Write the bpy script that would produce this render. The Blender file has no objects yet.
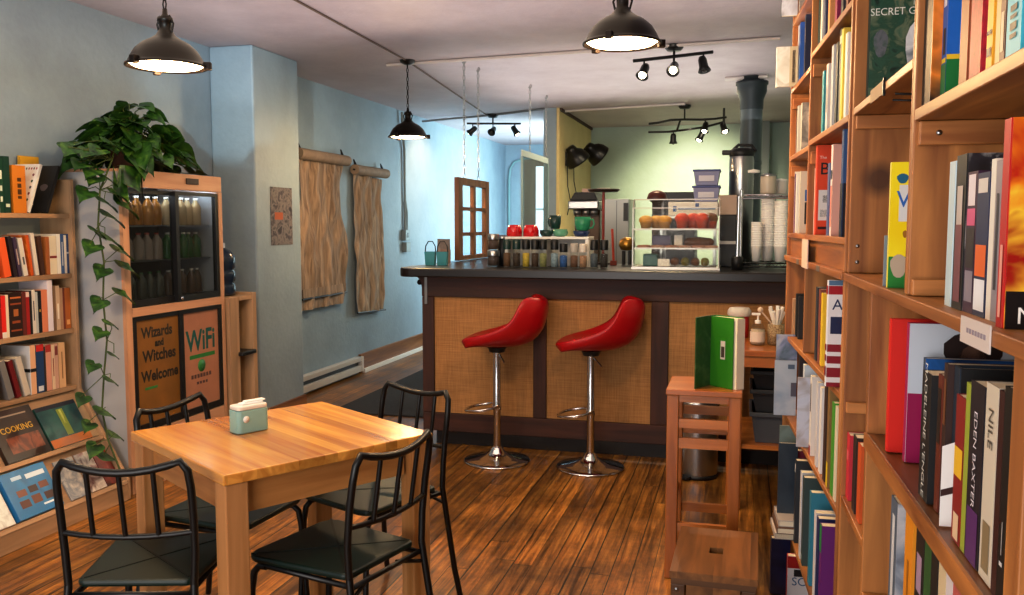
import bpy, bmesh, math, random
from mathutils import Vector, Matrix, Euler
C = bpy.context.scene.collection
sc = bpy.context.scene
R = math.radians
random.seed(7)

# ------------------------------------------------------------------ camera
FPX = 870.0; CAMH = 1.38
PITCH = math.atan(73.5 / FPX); YAW = math.atan(231 / (FPX / math.cos(PITCH)))
cam = bpy.data.objects.new('camera', bpy.data.cameras.new('camera')); C.objects.link(cam)
cam.location = (0, 0, CAMH); cam.rotation_euler = (R(90) - PITCH, 0, YAW)
cam.data.sensor_width = 36; cam.data.lens = 36 * FPX / 1024; cam.data.clip_start = 0.05
sc.camera = cam
FW = Vector((-math.sin(YAW) * math.cos(PITCH), math.cos(YAW) * math.cos(PITCH), -math.sin(PITCH)))
RT = Vector((math.cos(YAW), math.sin(YAW), 0)); UP = RT.cross(FW)
def ray(x, y): return FW * FPX + RT * (x - 512) - UP * (y - 297.5)
CO = Vector((0, 0, CAMH))
def at(x, y, X=None, Y=None, Z=None):          # measured point of the photo on a known plane of the room
    d = ray(x, y)
    t = X / d.x if X is not None else Y / d.y if Y is not None else (Z - CAMH) / d.z
    return CO + d * t

# ------------------------------------------------------------------ mesh builder
class MB:
    def __init__(s): s.v = []; s.f = []; s.m = []; s.sm = []
    def add(s, vs, fs, mi=0, smooth=False):
        b = len(s.v); s.v += [tuple(p) for p in vs]
        for f in fs: s.f.append(tuple(b + i for i in f)); s.m.append(mi); s.sm.append(smooth)
        return s
    def box(s, x0, x1, y0, y1, z0, z1, mi=0):
        vs = [(x0,y0,z0),(x1,y0,z0),(x1,y1,z0),(x0,y1,z0),(x0,y0,z1),(x1,y0,z1),(x1,y1,z1),(x0,y1,z1)]
        return s.add(vs, [(0,3,2,1),(4,5,6,7),(0,1,5,4),(1,2,6,5),(2,3,7,6),(3,0,4,7)], mi)
    def bar(s, a, b, w, h, mi=0, upv=(0,0,1)):      # rectangular bar between two points
        a = Vector(a); b = Vector(b); d = (b - a).normalized(); u = Vector(upv)
        if abs(d.dot(u)) > .98: u = Vector((0,1,0))
        r = d.cross(u).normalized(); u = r.cross(d).normalized(); r *= w/2; u *= h/2
        vs = [a-r-u,a+r-u,a+r+u,a-r+u,b-r-u,b+r-u,b+r+u,b-r+u]
        return s.add(vs, [(0,3,2,1),(4,5,6,7),(0,1,5,4),(1,2,6,5),(2,3,7,6),(3,0,4,7)], mi)
    def tube(s, pts, r, n=8, mi=0, cap=True, closed=False):
        pts = [Vector(p) for p in pts]; N = len(pts); rr = r if isinstance(r, (list, tuple)) else [r]*N
        vs = []; prev = None
        for i, p in enumerate(pts):
            if closed: d = pts[(i+1) % N] - pts[i-1]
            else: d = pts[min(i+1,N-1)] - pts[max(i-1,0)]
            d.normalize()
            if prev is None:
                u = Vector((0,0,1)) if abs(d.z) < .9 else Vector((1,0,0))
            else: u = prev
            u = (u - d * u.dot(d)).normalized(); prev = u; w = d.cross(u)
            for k in range(n):
                a = 2*math.pi*k/n; vs.append(p + (u*math.cos(a) + w*math.sin(a))*rr[i])
        fs = []
        for i in range(N if closed else N-1):
            j = (i+1) % N
            for k in range(n): fs.append((i*n+k, i*n+(k+1)%n, j*n+(k+1)%n, j*n+k))
        s.add(vs, fs, mi, True)
        if cap and not closed: s.add(vs[:n], [tuple(range(n-1,-1,-1))], mi); s.add(vs[-n:], [tuple(range(n))], mi)
        return s
    def lathe(s, prof, c=(0,0,0), n=24, mi=0, smooth=True, cap=False):
        vs = []; P = len(prof)
        for k in range(n):
            a = 2*math.pi*k/n
            for r, z in prof: vs.append((c[0]+r*math.cos(a), c[1]+r*math.sin(a), c[2]+z))
        fs = []
        for k in range(n):
            j = (k+1) % n
            for i in range(P-1): fs.append((k*P+i, j*P+i, j*P+i+1, k*P+i+1))
        s.add(vs, fs, mi, smooth)
        if cap:
            s.add([vs[k*P] for k in range(n)], [tuple(range(n-1,-1,-1))], mi); s.add([vs[k*P+P-1] for k in range(n)], [tuple(range(n))], mi)
        return s
    def prism(s, poly, z0, z1, mi=0, ax=2):            # polygon extruded along axis
        def P(a, b, z): return (a,b,z) if ax == 2 else (a,z,b) if ax == 1 else (z,a,b)
        n = len(poly); vs = [P(a,b,z0) for a,b in poly] + [P(a,b,z1) for a,b in poly]
        return s.add(vs, [tuple(range(n-1,-1,-1)), tuple(range(n,2*n))] + [(i,(i+1)%n,n+(i+1)%n,n+i) for i in range(n)], mi)
    def quad(s, a, b, c, d, mi=0): return s.add([a,b,c,d], [(0,1,2,3)], mi)
    def ball(s, c, r, n=10, mi=0, sz=1.0):
        m = n//2+1
        return s.lathe([(max(1e-4, r*math.sin(math.pi*i/m)), -r*sz*math.cos(math.pi*i/m)) for i in range(m+1)], c, n, mi)
    def mesh(s, name, mats):
        me = bpy.data.meshes.new(name); me.from_pydata(s.v, [], s.f)
        for m in (mats if isinstance(mats, (list, tuple)) else [mats]): me.materials.append(m)
        me.polygons.foreach_set('material_index', s.m); me.polygons.foreach_set('use_smooth', s.sm)
        bm = bmesh.new(); bm.from_mesh(me); bmesh.ops.recalc_face_normals(bm, faces=bm.faces); bm.to_mesh(me); bm.free()
        me.update(); return me

def tag(o, label, cat, group=None, kind=None):
    if label: o['label'] = label
    if cat: o['category'] = cat
    if group: o['group'] = group
    if kind: o['kind'] = kind
    return o
def ob(name, mb, mats, parent=None, bevel=0, sub=0, loc=None, rot=None, label=None):
    o = bpy.data.objects.new(name, mb.mesh(name, mats) if isinstance(mb, MB) else mb); C.objects.link(o); o.parent = parent
    if loc: o.location = loc
    if rot: o.rotation_euler = rot
    if bevel:
        b = o.modifiers.new('bevel', 'BEVEL'); b.width = bevel; b.segments = 2; b.limit_method = 'ANGLE'
    if sub: m = o.modifiers.new('sub', 'SUBSURF'); m.levels = m.render_levels = sub
    if label: o['label'] = label
    return o
def thing(name, label, cat, loc=(0,0,0), rz=0, group=None, rot=None):
    o = bpy.data.objects.new(name, None); C.objects.link(o); o.location = loc; o.rotation_euler = rot or (0,0,rz)
    o.empty_display_size = .05
    return tag(o, label, cat, group)
def struct(name, mb, mats, **k):
    o = ob(name, mb, mats, **k); o['kind'] = 'structure'; return o
def kids(o): return [c for c in o.children]
def dup(root, loc, rz=None, label=None, group=None, rot=None):
    r = root.copy(); C.objects.link(r); r.location = loc
    if rot: r.rotation_euler = rot
    elif rz is not None: r.rotation_euler = (0,0,rz)
    if label: r['label'] = label
    if group: r['group'] = group
    for ch in kids(root):
        c = ch.copy(); C.objects.link(c); c.parent = r
        for g in kids(ch):
            d = g.copy(); C.objects.link(d); d.parent = c
    return r
_tc = {}
def text_mesh(txt, size, sx=1.0, bold=0.0):
    cu = bpy.data.curves.new('txt', 'FONT'); cu.body = txt; cu.size = size; cu.align_x = 'CENTER'; cu.align_y = 'CENTER'; cu.offset = bold; cu.resolution_u = 3
    o = bpy.data.objects.new('txt', cu); C.objects.link(o)
    bpy.context.view_layer.update()
    me = bpy.data.meshes.new_from_object(o.evaluated_get(bpy.context.evaluated_depsgraph_get()))
    bpy.data.objects.remove(o)
    if sx != 1: 
        for v in me.vertices: v.co.x *= sx
    return me
def text(name, txt, size, m, parent, loc, rot, sx=1.0, bold=0.0):
    me = text_mesh(txt, size, sx, bold); me.materials.clear(); me.materials.append(m)
    for p in me.polygons: p.material_index = 0
    return ob(name, me, None, parent, loc=loc, rot=rot)

# ------------------------------------------------------------------ materials
def lin(h):
    if isinstance(h, (tuple, list)): return tuple(h)[:3]
    h = h.lstrip('#'); f = lambda c: c/12.92 if c <= .04045 else ((c+.055)/1.055)**2.4
    return tuple(f(int(h[i:i+2],16)/255) for i in (0,2,4))
_mats = {}
def mat(col, rough=.5, metal=0, name=None, bump=0, bscale=60, var=0, vscale=6, trans=0, emit=0, spec=.5, alpha=1, coat=0, ior=1.45, mottle=None):
    key = (str(col), rough, metal, bump, bscale, var, vscale, trans, emit, spec, alpha, coat, str(mottle))
    if key in _mats: return _mats[key]
    m = bpy.data.materials.new(name or 'material'); m.use_nodes = True; nt = m.node_tree; p = nt.nodes['Principled BSDF']
    c = lin(col); p.inputs['Base Color'].default_value = (*c,1); p.inputs['Roughness'].default_value = rough; p.inputs['Metallic'].default_value = metal
    p.inputs['Transmission Weight'].default_value = trans; p.inputs['Specular IOR Level'].default_value = spec; p.inputs['Alpha'].default_value = alpha
    p.inputs['Coat Weight'].default_value = coat; p.inputs['IOR'].default_value = ior
    if emit: p.inputs['Emission Color'].default_value = (*c,1); p.inputs['Emission Strength'].default_value = emit
    tc = nt.nodes.new('ShaderNodeTexCoord')
    if var:
        n = nt.nodes.new('ShaderNodeTexNoise'); n.inputs['Scale'].default_value = vscale; n.inputs['Detail'].default_value = 6
        nt.links.new(tc.outputs['Object'], n.inputs['Vector'])
        r = nt.nodes.new('ShaderNodeValToRGB'); c2 = lin(mottle) if mottle else tuple(max(0, x*(1-var)) for x in c)
        r.color_ramp.elements[0].position = .32; r.color_ramp.elements[1].position = .68
        r.color_ramp.elements[0].color = (*c2,1); r.color_ramp.elements[1].color = (*[min(1, x*(1+var*.3)) for x in c],1)
        nt.links.new(n.outputs['Fac'], r.inputs['Fac']); nt.links.new(r.outputs['Color'], p.inputs['Base Color'])
    if bump:
        n = nt.nodes.new('ShaderNodeTexNoise'); n.inputs['Scale'].default_value = bscale; n.inputs['Detail'].default_value = 5
        nt.links.new(tc.outputs['Object'], n.inputs['Vector'])
        b = nt.nodes.new('ShaderNodeBump'); b.inputs['Strength'].default_value = bump; b.inputs['Distance'].default_value = .01
        nt.links.new(n.outputs['Fac'], b.inputs['Height']); nt.links.new(b.outputs['Normal'], p.inputs['Normal'])
    _mats[key] = m; return m
def wood(c1, c2, axis=1, scale=1.0, rough=.4, knots=0.0, boards=0, coat=0, c3=None):
    m = bpy.data.materials.new('wood'); m.use_nodes = True; nt = m.node_tree; p = nt.nodes['Principled BSDF']; L = nt.links.new
    tc = nt.nodes.new('ShaderNodeTexCoord'); mp = nt.nodes.new('ShaderNodeMapping')
    s = [14*scale]*3; s[axis] = 1.1*scale; mp.inputs['Scale'].default_value = s
    L(tc.outputs['Object'], mp.inputs['Vector'])
    vec = mp.outputs['Vector']
    if boards:                                     # butcher-block staves: every stave samples its own piece of grain
        sep = nt.nodes.new('ShaderNodeSeparateXYZ'); L(tc.outputs['Object'], sep.inputs[0])
        mu = nt.nodes.new('ShaderNodeMath'); mu.operation = 'MULTIPLY'; mu.inputs[1].default_value = boards; L(sep.outputs['Y' if axis == 0 else 'X'], mu.inputs[0])
        fl = nt.nodes.new('ShaderNodeMath'); fl.operation = 'FLOOR'; L(mu.outputs[0], fl.inputs[0])
        wn = nt.nodes.new('ShaderNodeTexWhiteNoise'); wn.noise_dimensions = '1D'; L(fl.outputs[0], wn.inputs['W'])
        ad = nt.nodes.new('ShaderNodeVectorMath'); ad.operation = 'ADD'; L(vec, ad.inputs[0])
        sc_ = nt.nodes.new('ShaderNodeVectorMath'); sc_.operation = 'SCALE'; sc_.inputs['Scale'].default_value = 25; L(wn.outputs['Color'], sc_.inputs[0]); L(sc_.outputs[0], ad.inputs[1]); vec = ad.outputs[0]
    n = nt.nodes.new('ShaderNodeTexNoise'); n.inputs['Scale'].default_value = 1.4; n.inputs['Detail'].default_value = 8; n.inputs['Distortion'].default_value = .8; L(vec, n.inputs['Vector'])
    r = nt.nodes.new('ShaderNodeValToRGB'); e = r.color_ramp.elements
    e[0].position = .3; e[1].position = .7; e[0].color = (*lin(c1),1); e[1].color = (*lin(c2),1)
    if c3: k = e.new(.24); k.color = (*lin(c3),1)
    L(n.outputs['Fac'], r.inputs['Fac']); col = r.outputs['Color']
    if boards:
        hs = nt.nodes.new('ShaderNodeHueSaturation'); mr = nt.nodes.new('ShaderNodeMapRange'); mr.inputs['To Min'].default_value = .75; mr.inputs['To Max'].default_value = 1.2
        L(wn.outputs['Value'], mr.inputs['Value']); L(mr.outputs[0], hs.inputs['Value']); L(col, hs.inputs['Color']); col = hs.outputs['Color']
    if knots:
        v = nt.nodes.new('ShaderNodeTexVoronoi'); v.inputs['Scale'].default_value = knots; L(tc.outputs['Object'], v.inputs['Vector'])
        kr = nt.nodes.new('ShaderNodeValToRGB'); kr.color_ramp.elements[0].position = .07; kr.color_ramp.elements[1].position = .17
        kr.color_ramp.elements[0].color = (.13,.05,.02,1); kr.color_ramp.elements[1].color = (1,1,1,1); L(v.outputs['Distance'], kr.inputs['Fac'])
        mx = nt.nodes.new('ShaderNodeMix'); mx.data_type = 'RGBA'; mx.blend_type = 'MULTIPLY'; mx.inputs['Factor'].default_value = .85
        L(col, mx.inputs['A']); L(kr.outputs['Color'], mx.inputs['B']); col = mx.outputs['Result']
    L(col, p.inputs['Base Color']); p.inputs['Roughness'].default_value = rough; p.inputs['Coat Weight'].default_value = coat; p.inputs['Coat Roughness'].default_value = .15
    b = nt.nodes.new('ShaderNodeBump'); b.inputs['Strength'].default_value = .15; b.inputs['Distance'].default_value = .004; L(n.outputs['Fac'], b.inputs['Height']); L(b.outputs['Normal'], p.inputs['Normal'])
    return m
def art(cols, scale=14, seed=0.0, rough=.3):           # printed cover: blotches of a few colours
    key = ('art', str(cols), scale, seed)
    if key in _mats: return _mats[key]
    m = bpy.data.materials.new('printed_cover'); m.use_nodes = True; nt = m.node_tree; p = nt.nodes['Principled BSDF']; L = nt.links.new
    tc = nt.nodes.new('ShaderNodeTexCoord'); n = nt.nodes.new('ShaderNodeTexNoise'); n.noise_dimensions = '4D'; n.inputs['W'].default_value = seed; n.inputs['Scale'].default_value = scale; n.inputs['Detail'].default_value = 4; n.inputs['Distortion'].default_value = 1.2
    L(tc.outputs['Object'], n.inputs['Vector']); r = nt.nodes.new('ShaderNodeValToRGB'); e = r.color_ramp.elements
    k = len(cols); e[0].position = .3; e[0].color = (*lin(cols[0]),1); e[1].position = .7; e[1].color = (*lin(cols[-1]),1)
    for i in range(1, k-1): q = e.new(.3 + .4*i/(k-1)); q.color = (*lin(cols[i]),1)
    L(n.outputs['Fac'], r.inputs['Fac']); L(r.outputs['Color'], p.inputs['Base Color']); p.inputs['Roughness'].default_value = rough
    _mats[key] = m; return m

BLACK = mat('#0b0b0c', .35, name='black_metal'); BLACKP = mat('#121214', .45, name='black_plastic'); DARKBRONZE = mat('#1d1410', .42, .6, name='dark_bronze')
CHROME = mat('#d8d8da', .12, 1, name='chrome'); STEEL = mat('#a9abad', .28, 1, name='brushed_steel', bump=.05, bscale=200); WHITE = mat('#e8e6e2', .5, name='white'); PAGES = mat('#e2d8c0', .8, name='paper_edge', bump=.3, bscale=300)
PINE = wood('#80481f', '#c08646', axis=2, rough=.48, knots=3.2, c3='#7c4620'); PINEY = wood('#7e461e', '#c08444', axis=1, rough=.45, c3='#744018'); PINEX = wood('#94592a', '#c98e4e', axis=0, rough=.48)
SHELFD = wood('#5d3416', '#86512a', axis=1, rough=.38)
PALE = wood('#9a7a58', '#bb9a74', axis=2, rough=.55); PALEY = wood('#9a7a58', '#bb9a74', axis=1, rough=.55)
GLASS = mat('#ffffff', .02, trans=1, name='clear_glass', ior=1.25)
def thin_glass(name, tint, op, rough=.03, refl=.45, base=.012):             # a pane: mostly clear, mirror-like at a slant
    m = bpy.data.materials.new(name); m.use_nodes = True; nt = m.node_tree; nt.nodes.remove(nt.nodes['Principled BSDF']); L = nt.links.new
    t = nt.nodes.new('ShaderNodeBsdfTransparent'); t.inputs[0].default_value = (*lin(tint),1); g = nt.nodes.new('ShaderNodeBsdfGlossy'); g.inputs['Roughness'].default_value = rough
    d = nt.nodes.new('ShaderNodeBsdfDiffuse'); d.inputs[0].default_value = (*lin(tint),1)
    lw = nt.nodes.new('ShaderNodeLayerWeight'); lw.inputs[0].default_value = .5; pw = nt.nodes.new('ShaderNodeMath'); pw.operation = 'POWER'; pw.inputs[1].default_value = 6; L(lw.outputs['Facing'], pw.inputs[0])
    fr = nt.nodes.new('ShaderNodeMath'); fr.operation = 'MULTIPLY_ADD'; fr.inputs[1].default_value = refl; fr.inputs[2].default_value = base; L(pw.outputs[0], fr.inputs[0])
    a = nt.nodes.new('ShaderNodeMixShader'); L(fr.outputs[0], a.inputs[0]); L(t.outputs[0], a.inputs[1]); L(g.outputs[0], a.inputs[2])
    b = nt.nodes.new('ShaderNodeMixShader'); b.inputs[0].default_value = op; L(a.outputs[0], b.inputs[1]); L(d.outputs[0], b.inputs[2])
    L(b.outputs[0], nt.nodes['Material Output'].inputs[0]); return m
PANE = thin_glass('window_pane', '#f4fbff', .04); FRIDGEGLASS = thin_glass('fridge_glass', '#d8dcde', .01); ACRYLIC = thin_glass('clear_acrylic', '#fdfdfb', .002, .05, .10, .003); JARGLASS = thin_glass('jar_glass', '#f4f6f4', .015, .05, .3, .006)

# ------------------------------------------------------------------ the room
CEIL = 2.54; WX = -3.42; RX = .64; YB = -1.6; YF = 12.55
def wall_paint(base, low, name, patch='#8d9a98'):
    m = bpy.data.materials.new(name); m.use_nodes = True; nt = m.node_tree; p = nt.nodes['Principled BSDF']; L = nt.links.new
    tc = nt.nodes.new('ShaderNodeTexCoord'); n = nt.nodes.new('ShaderNodeTexNoise'); n.inputs['Scale'].default_value = 1.3; n.inputs['Detail'].default_value = 9; n.inputs['Roughness'].default_value = .7
    L(tc.outputs['Object'], n.inputs['Vector']); r = nt.nodes.new('ShaderNodeValToRGB'); e = r.color_ramp.elements
    e[0].position = .3; e[1].position = .62; e[0].color = (*lin(low),1); e[1].color = (*lin(base),1); L(n.outputs['Fac'], r.inputs['Fac'])
    L(r.outputs['Color'], p.inputs['Base Color']); p.inputs['Roughness'].default_value = .6
    n2 = nt.nodes.new('ShaderNodeTexNoise'); n2.inputs['Scale'].default_value = 28; n2.inputs['Detail'].default_value = 6; L(tc.outputs['Object'], n2.inputs['Vector'])
    b = nt.nodes.new('ShaderNodeBump'); b.inputs['Strength'].default_value = .25; b.inputs['Distance'].default_value = .01; L(n2.outputs['Fac'], b.inputs['Height']); L(b.outputs['Normal'], p.inputs['Normal'])
    return m
BLUEWALL = wall_paint('#98abb8', '#8697a5', 'pale_blue_plaster'); GREENWALL = wall_paint('#b6cdc8', '#a8c0b8', 'pale_green_plaster'); YELWALL = wall_paint('#dccb94', '#ccb880', 'ochre_plaster')
CEILM = wall_paint('#c9c0c6', '#b3a9b0', 'ceiling_plaster')
def floor_mat():
    m = bpy.data.materials.new('old_plank_floor'); m.use_nodes = True; nt = m.node_tree; p = nt.nodes['Principled BSDF']; L = nt.links.new; N = nt.nodes.new
    def math_(op, a, b=None):
        q = N('ShaderNodeMath'); q.operation = op
        for i, x in enumerate((a, b)):
            if x is None: continue
            if isinstance(x, (int, float)): q.inputs[i].default_value = x
            else: L(x, q.inputs[i])
        return q.outputs[0]
    tc = N('ShaderNodeTexCoord'); sp = N('ShaderNodeSeparateXYZ'); L(tc.outputs['Object'], sp.inputs[0])
    u = math_('MULTIPLY', sp.outputs['X'], 1/.08); fl = math_('FLOOR', u); fr = math_('FRACT', u)
    wn = N('ShaderNodeTexWhiteNoise'); wn.noise_dimensions = '1D'; L(fl, wn.inputs['W'])
    yo = math_('ADD', sp.outputs['Y'], math_('MULTIPLY', wn.outputs['Value'], 9)); seg = math_('FLOOR', math_('MULTIPLY', yo, 1/2.3)); sf = math_('FRACT', math_('MULTIPLY', yo, 1/2.3))
    cb = N('ShaderNodeCombineXYZ'); L(fl, cb.inputs[0]); L(seg, cb.inputs[1]); w2 = N('ShaderNodeTexWhiteNoise'); w2.noise_dimensions = '3D'; L(cb.outputs[0], w2.inputs['Vector'])
    mp = N('ShaderNodeMapping'); mp.inputs['Scale'].default_value = (46,2.2,1); L(tc.outputs['Object'], mp.inputs['Vector'])
    av = N('ShaderNodeVectorMath'); av.operation = 'ADD'; L(mp.outputs[0], av.inputs[0]); sv = N('ShaderNodeVectorMath'); sv.operation = 'SCALE'; sv.inputs['Scale'].default_value = 30; L(w2.outputs['Color'], sv.inputs[0]); L(sv.outputs[0], av.inputs[1])
    gr = N('ShaderNodeTexNoise'); gr.inputs['Scale'].default_value = 1; gr.inputs['Detail'].default_value = 9; gr.inputs['Roughness'].default_value = .65; gr.inputs['Distortion'].default_value = .6; L(av.outputs[0], gr.inputs['Vector'])
    ra = N('ShaderNodeValToRGB'); e = ra.color_ramp.elements; e[0].position = .3; e[0].color = (*lin('#3e220b'),1); e[1].position = .72; e[1].color = (*lin('#d09640'),1)
    k = e.new(.5); k.color = (*lin('#986226'),1); L(gr.outputs['Fac'], ra.inputs['Fac'])
    hs = N('ShaderNodeHueSaturation'); mr = N('ShaderNodeMapRange'); mr.inputs['To Min'].default_value = .62; mr.inputs['To Max'].default_value = 1.25; L(w2.outputs['Value'], mr.inputs['Value']); L(mr.outputs[0], hs.inputs['Value']); L(ra.outputs['Color'], hs.inputs['Color'])
    st = N('ShaderNodeTexNoise'); st.inputs['Scale'].default_value = 2.2; st.inputs['Detail'].default_value = 8; st.inputs['Roughness'].default_value = .75; L(tc.outputs['Object'], st.inputs['Vector'])
    sr = N('ShaderNodeValToRGB'); sr.color_ramp.elements[0].position = .38; sr.color_ramp.elements[0].color = (.11,.06,.03,1); sr.color_ramp.elements[1].position = .58; sr.color_ramp.elements[1].color = (1,1,1,1); L(st.outputs['Fac'], sr.inputs['Fac'])
    mx = N('ShaderNodeMix'); mx.data_type = 'RGBA'; mx.blend_type = 'MULTIPLY'; mx.inputs['Factor'].default_value = .66; L(hs.outputs['Color'], mx.inputs['A']); L(sr.outputs['Color'], mx.inputs['B'])
    gap = math_('MAXIMUM', math_('LESS_THAN', fr, math_('MULTIPLY', wn.outputs['Value'], .10)), math_('LESS_THAN', sf, .002))
    m2 = N('ShaderNodeMix'); m2.data_type = 'RGBA'; L(gap, m2.inputs['Factor']); L(mx.outputs['Result'], m2.inputs['A']); m2.inputs['B'].default_value = (.012,.005,.002,1)
    L(m2.outputs['Result'], p.inputs['Base Color'])
    ro = N('ShaderNodeMapRange'); ro.inputs['To Min'].default_value = .22; ro.inputs['To Max'].default_value = .55; L(gr.outputs['Fac'], ro.inputs['Value']); L(ro.outputs[0], p.inputs['Roughness'])
    hgt = math_('SUBTRACT', gr.outputs['Fac'], math_('MULTIPLY', gap, 3)); b = N('ShaderNodeBump'); b.inputs['Strength'].default_value = .25; b.inputs['Distance'].default_value = .004; L(hgt, b.inputs['Height']); L(b.outputs['Normal'], p.inputs['Normal'])
    return m
struct('floor', MB().box(WX-.2, RX+.2, YB, YF+.2, -.1, 0), floor_mat())
struct('ceiling', MB().box(WX-.2, RX+.2, YB, YF+.2, CEIL, CEIL+.1), CEILM)
struct('wall_left', MB().box(WX-.15, WX, YB, YF, 0, CEIL), BLUEWALL)
struct('wall_pillar', MB().box(WX+.001, -3.1, 5.13, 5.73, 0, CEIL), BLUEWALL, bevel=.012)
struct('wall_right', MB().box(RX, RX+.15, YB, 10.55, 0, CEIL), GREENWALL)
struct('wall_kitchen_back', MB().box(-1.8, RX+.15, 10.55, 10.7, 0, CEIL), GREENWALL)
struct('wall_partition', MB().box(-1.96, -1.83, 8.65, YF, 0, CEIL), BLUEWALL)
struct('wall_kitchen_left', MB().box(-1.829, -1.80, 8.66, 10.549, 0, CEIL), YELWALL)
struct('wall_far', MB().box(WX, -1.83, YF, YF+.15, 0, CEIL), BLUEWALL)
DARKWOOD = wood('#2a120a', '#4a2412', axis=1, rough=.6); DARKWX = wood('#2a110a', '#4c2416', axis=0, rough=.62); DARKWZ = wood('#2a110a', '#4c2416', axis=2, rough=.62)
BASEB = wood('#6e3f1e', '#a06a36', axis=1, rough=.4)
struct('baseboard_left', MB().box(WX+.001, WX+.02, 7.36, YF, 0, .15).box(WX+.001, WX+.03, 7.36, YF, .15, .175), BASEB)
struct('baseboard_pillar', MB().box(-3.1+.001, -3.08, 5.13, 5.73, 0, .13), BASEB)
struct('baseboard_far', MB().box(WX+.04, -1.97, YF-.02, YF-.001, 0, .15), BASEB)
struct('trim_1', MB().box(WX+.02, WX+.05, 7.4, YF-.03, .001, .035), WHITE)
struct('trim_2', MB().box(-1.799, -1.78, 8.66, 10.54, CEIL-.03, CEIL-.001), DARKWOOD)
# door and bright window at the end of the passage
d = struct('door_1', MB().box(-3.12, -2.95, YF-.06, YF-.002, 0, 2.22).box(-3.12, -2.5, YF-.06, YF-.002, 2.22, 2.32).box(-2.62,-2.5,YF-.06,YF-.002,0,2.22), wood('#5a3a2a','#8a6450',axis=2))
ob('door_panel', MB().box(-2.949, -2.62, YF-.045, YF-.015, 0, 1.0), mat('#20262c', .5), d)
ob('door_glazing', MB().box(-2.949, -2.62, YF-.03, YF-.02, 1.0, 2.22), mat('#eef6ff', .3, emit=2.2, name='daylit_glass'), d)
ob('glazing_bar', MB().box(-2.79,-2.76,YF-.05,YF-.031,1.0,2.22).box(-2.949,-2.62,YF-.05,YF-.031,1.58,1.61), WHITE, d)
# ceiling conduits
def run(name, pts, r, m, kind='structure'):
    return struct(name, MB().tube(pts, r, 6), m)
PIPEW = mat('#cfcac8', .4)
run('trim_3', [(-2.52,5.98,CEIL-.012),(-1.1,5.86,CEIL-.012),(.2,5.75,CEIL-.012)], .012, PIPEW)
run('trim_4', [(-2.25,3.0,CEIL-.006),(-2.26,4.1,CEIL-.006),(-2.33,5.9,CEIL-.006),(-2.66,9.0,CEIL-.006)], .007, mat('#6d5a50', .6))
run('trim_5', [(WX+.03,9.0,CEIL-.05),(-3.0,9.02,CEIL-.025),(-2.62,9.0,CEIL-.01),(-1.95,8.63,CEIL-.01)], .011, mat('#7e8488', .5))
run('trim_6', [(-1.78,8.85,CEIL-.012),(-.56,8.6,CEIL-.012)], .013, PIPEW)
run('trim_7', [(-.16,7.22,CEIL-.014),(.16,7.18,CEIL-.014)], .018, PIPEW)
run('trim_8', [(-3.36,YF-.02,.2),(-3.36,YF-.02,2.05),(-3.34,YF-.02,2.2),(-3.28,YF-.02,2.29),(-3.15,YF-.02,2.33),(-2.4,YF-.02,2.35)], .018, mat('#86a8ad', .5))
# ------------------------------------------------------------------ bar counter
BARY = 5.03
bar = thing('bar_counter', 'dark wooden bar counter with three tan woven front panels', 'bar counter', (0, 0, 0))
TOPM = mat('#1a1413', .3, name='dark_polished_top', var=.35, vscale=9)
x0, x1 = -2.0, .56
pl = [(x1,4.85)]
pl += [(x1,5.75),(-1.35,5.75),(-1.35,6.75),(x0,6.75),(x0,4.93)]
for k in range(0, 7):
    a = R(180 + 15*k); pl.append((x0+.08+.08*math.cos(a), 4.93+.08*math.sin(a)))
ob('countertop', MB().prism(pl, 1.065, 1.118), TOPM, bar, bevel=.008)
for a, b in ((-1.905,-1.83),(-1.2,-1.12),(-.5,-.4),(.3,.4)): ob('front_post', MB().box(a, b, BARY, BARY+.05, .214, .934), DARKWZ, bar, bevel=.004)
ob('apron', MB().box(-1.905, .5, BARY-.006, BARY+.05, .935, 1.064), DARKWX, bar, bevel=.004)
ob('bottom_rail', MB().box(-1.904, .5, BARY-.003, BARY+.05, .10, .213), DARKWX, bar, bevel=.004)
ob('kick_board', MB().box(-1.845, .5, BARY+.08, BARY+.11, .001, .10), mat('#160c08', .5), bar)
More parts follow.
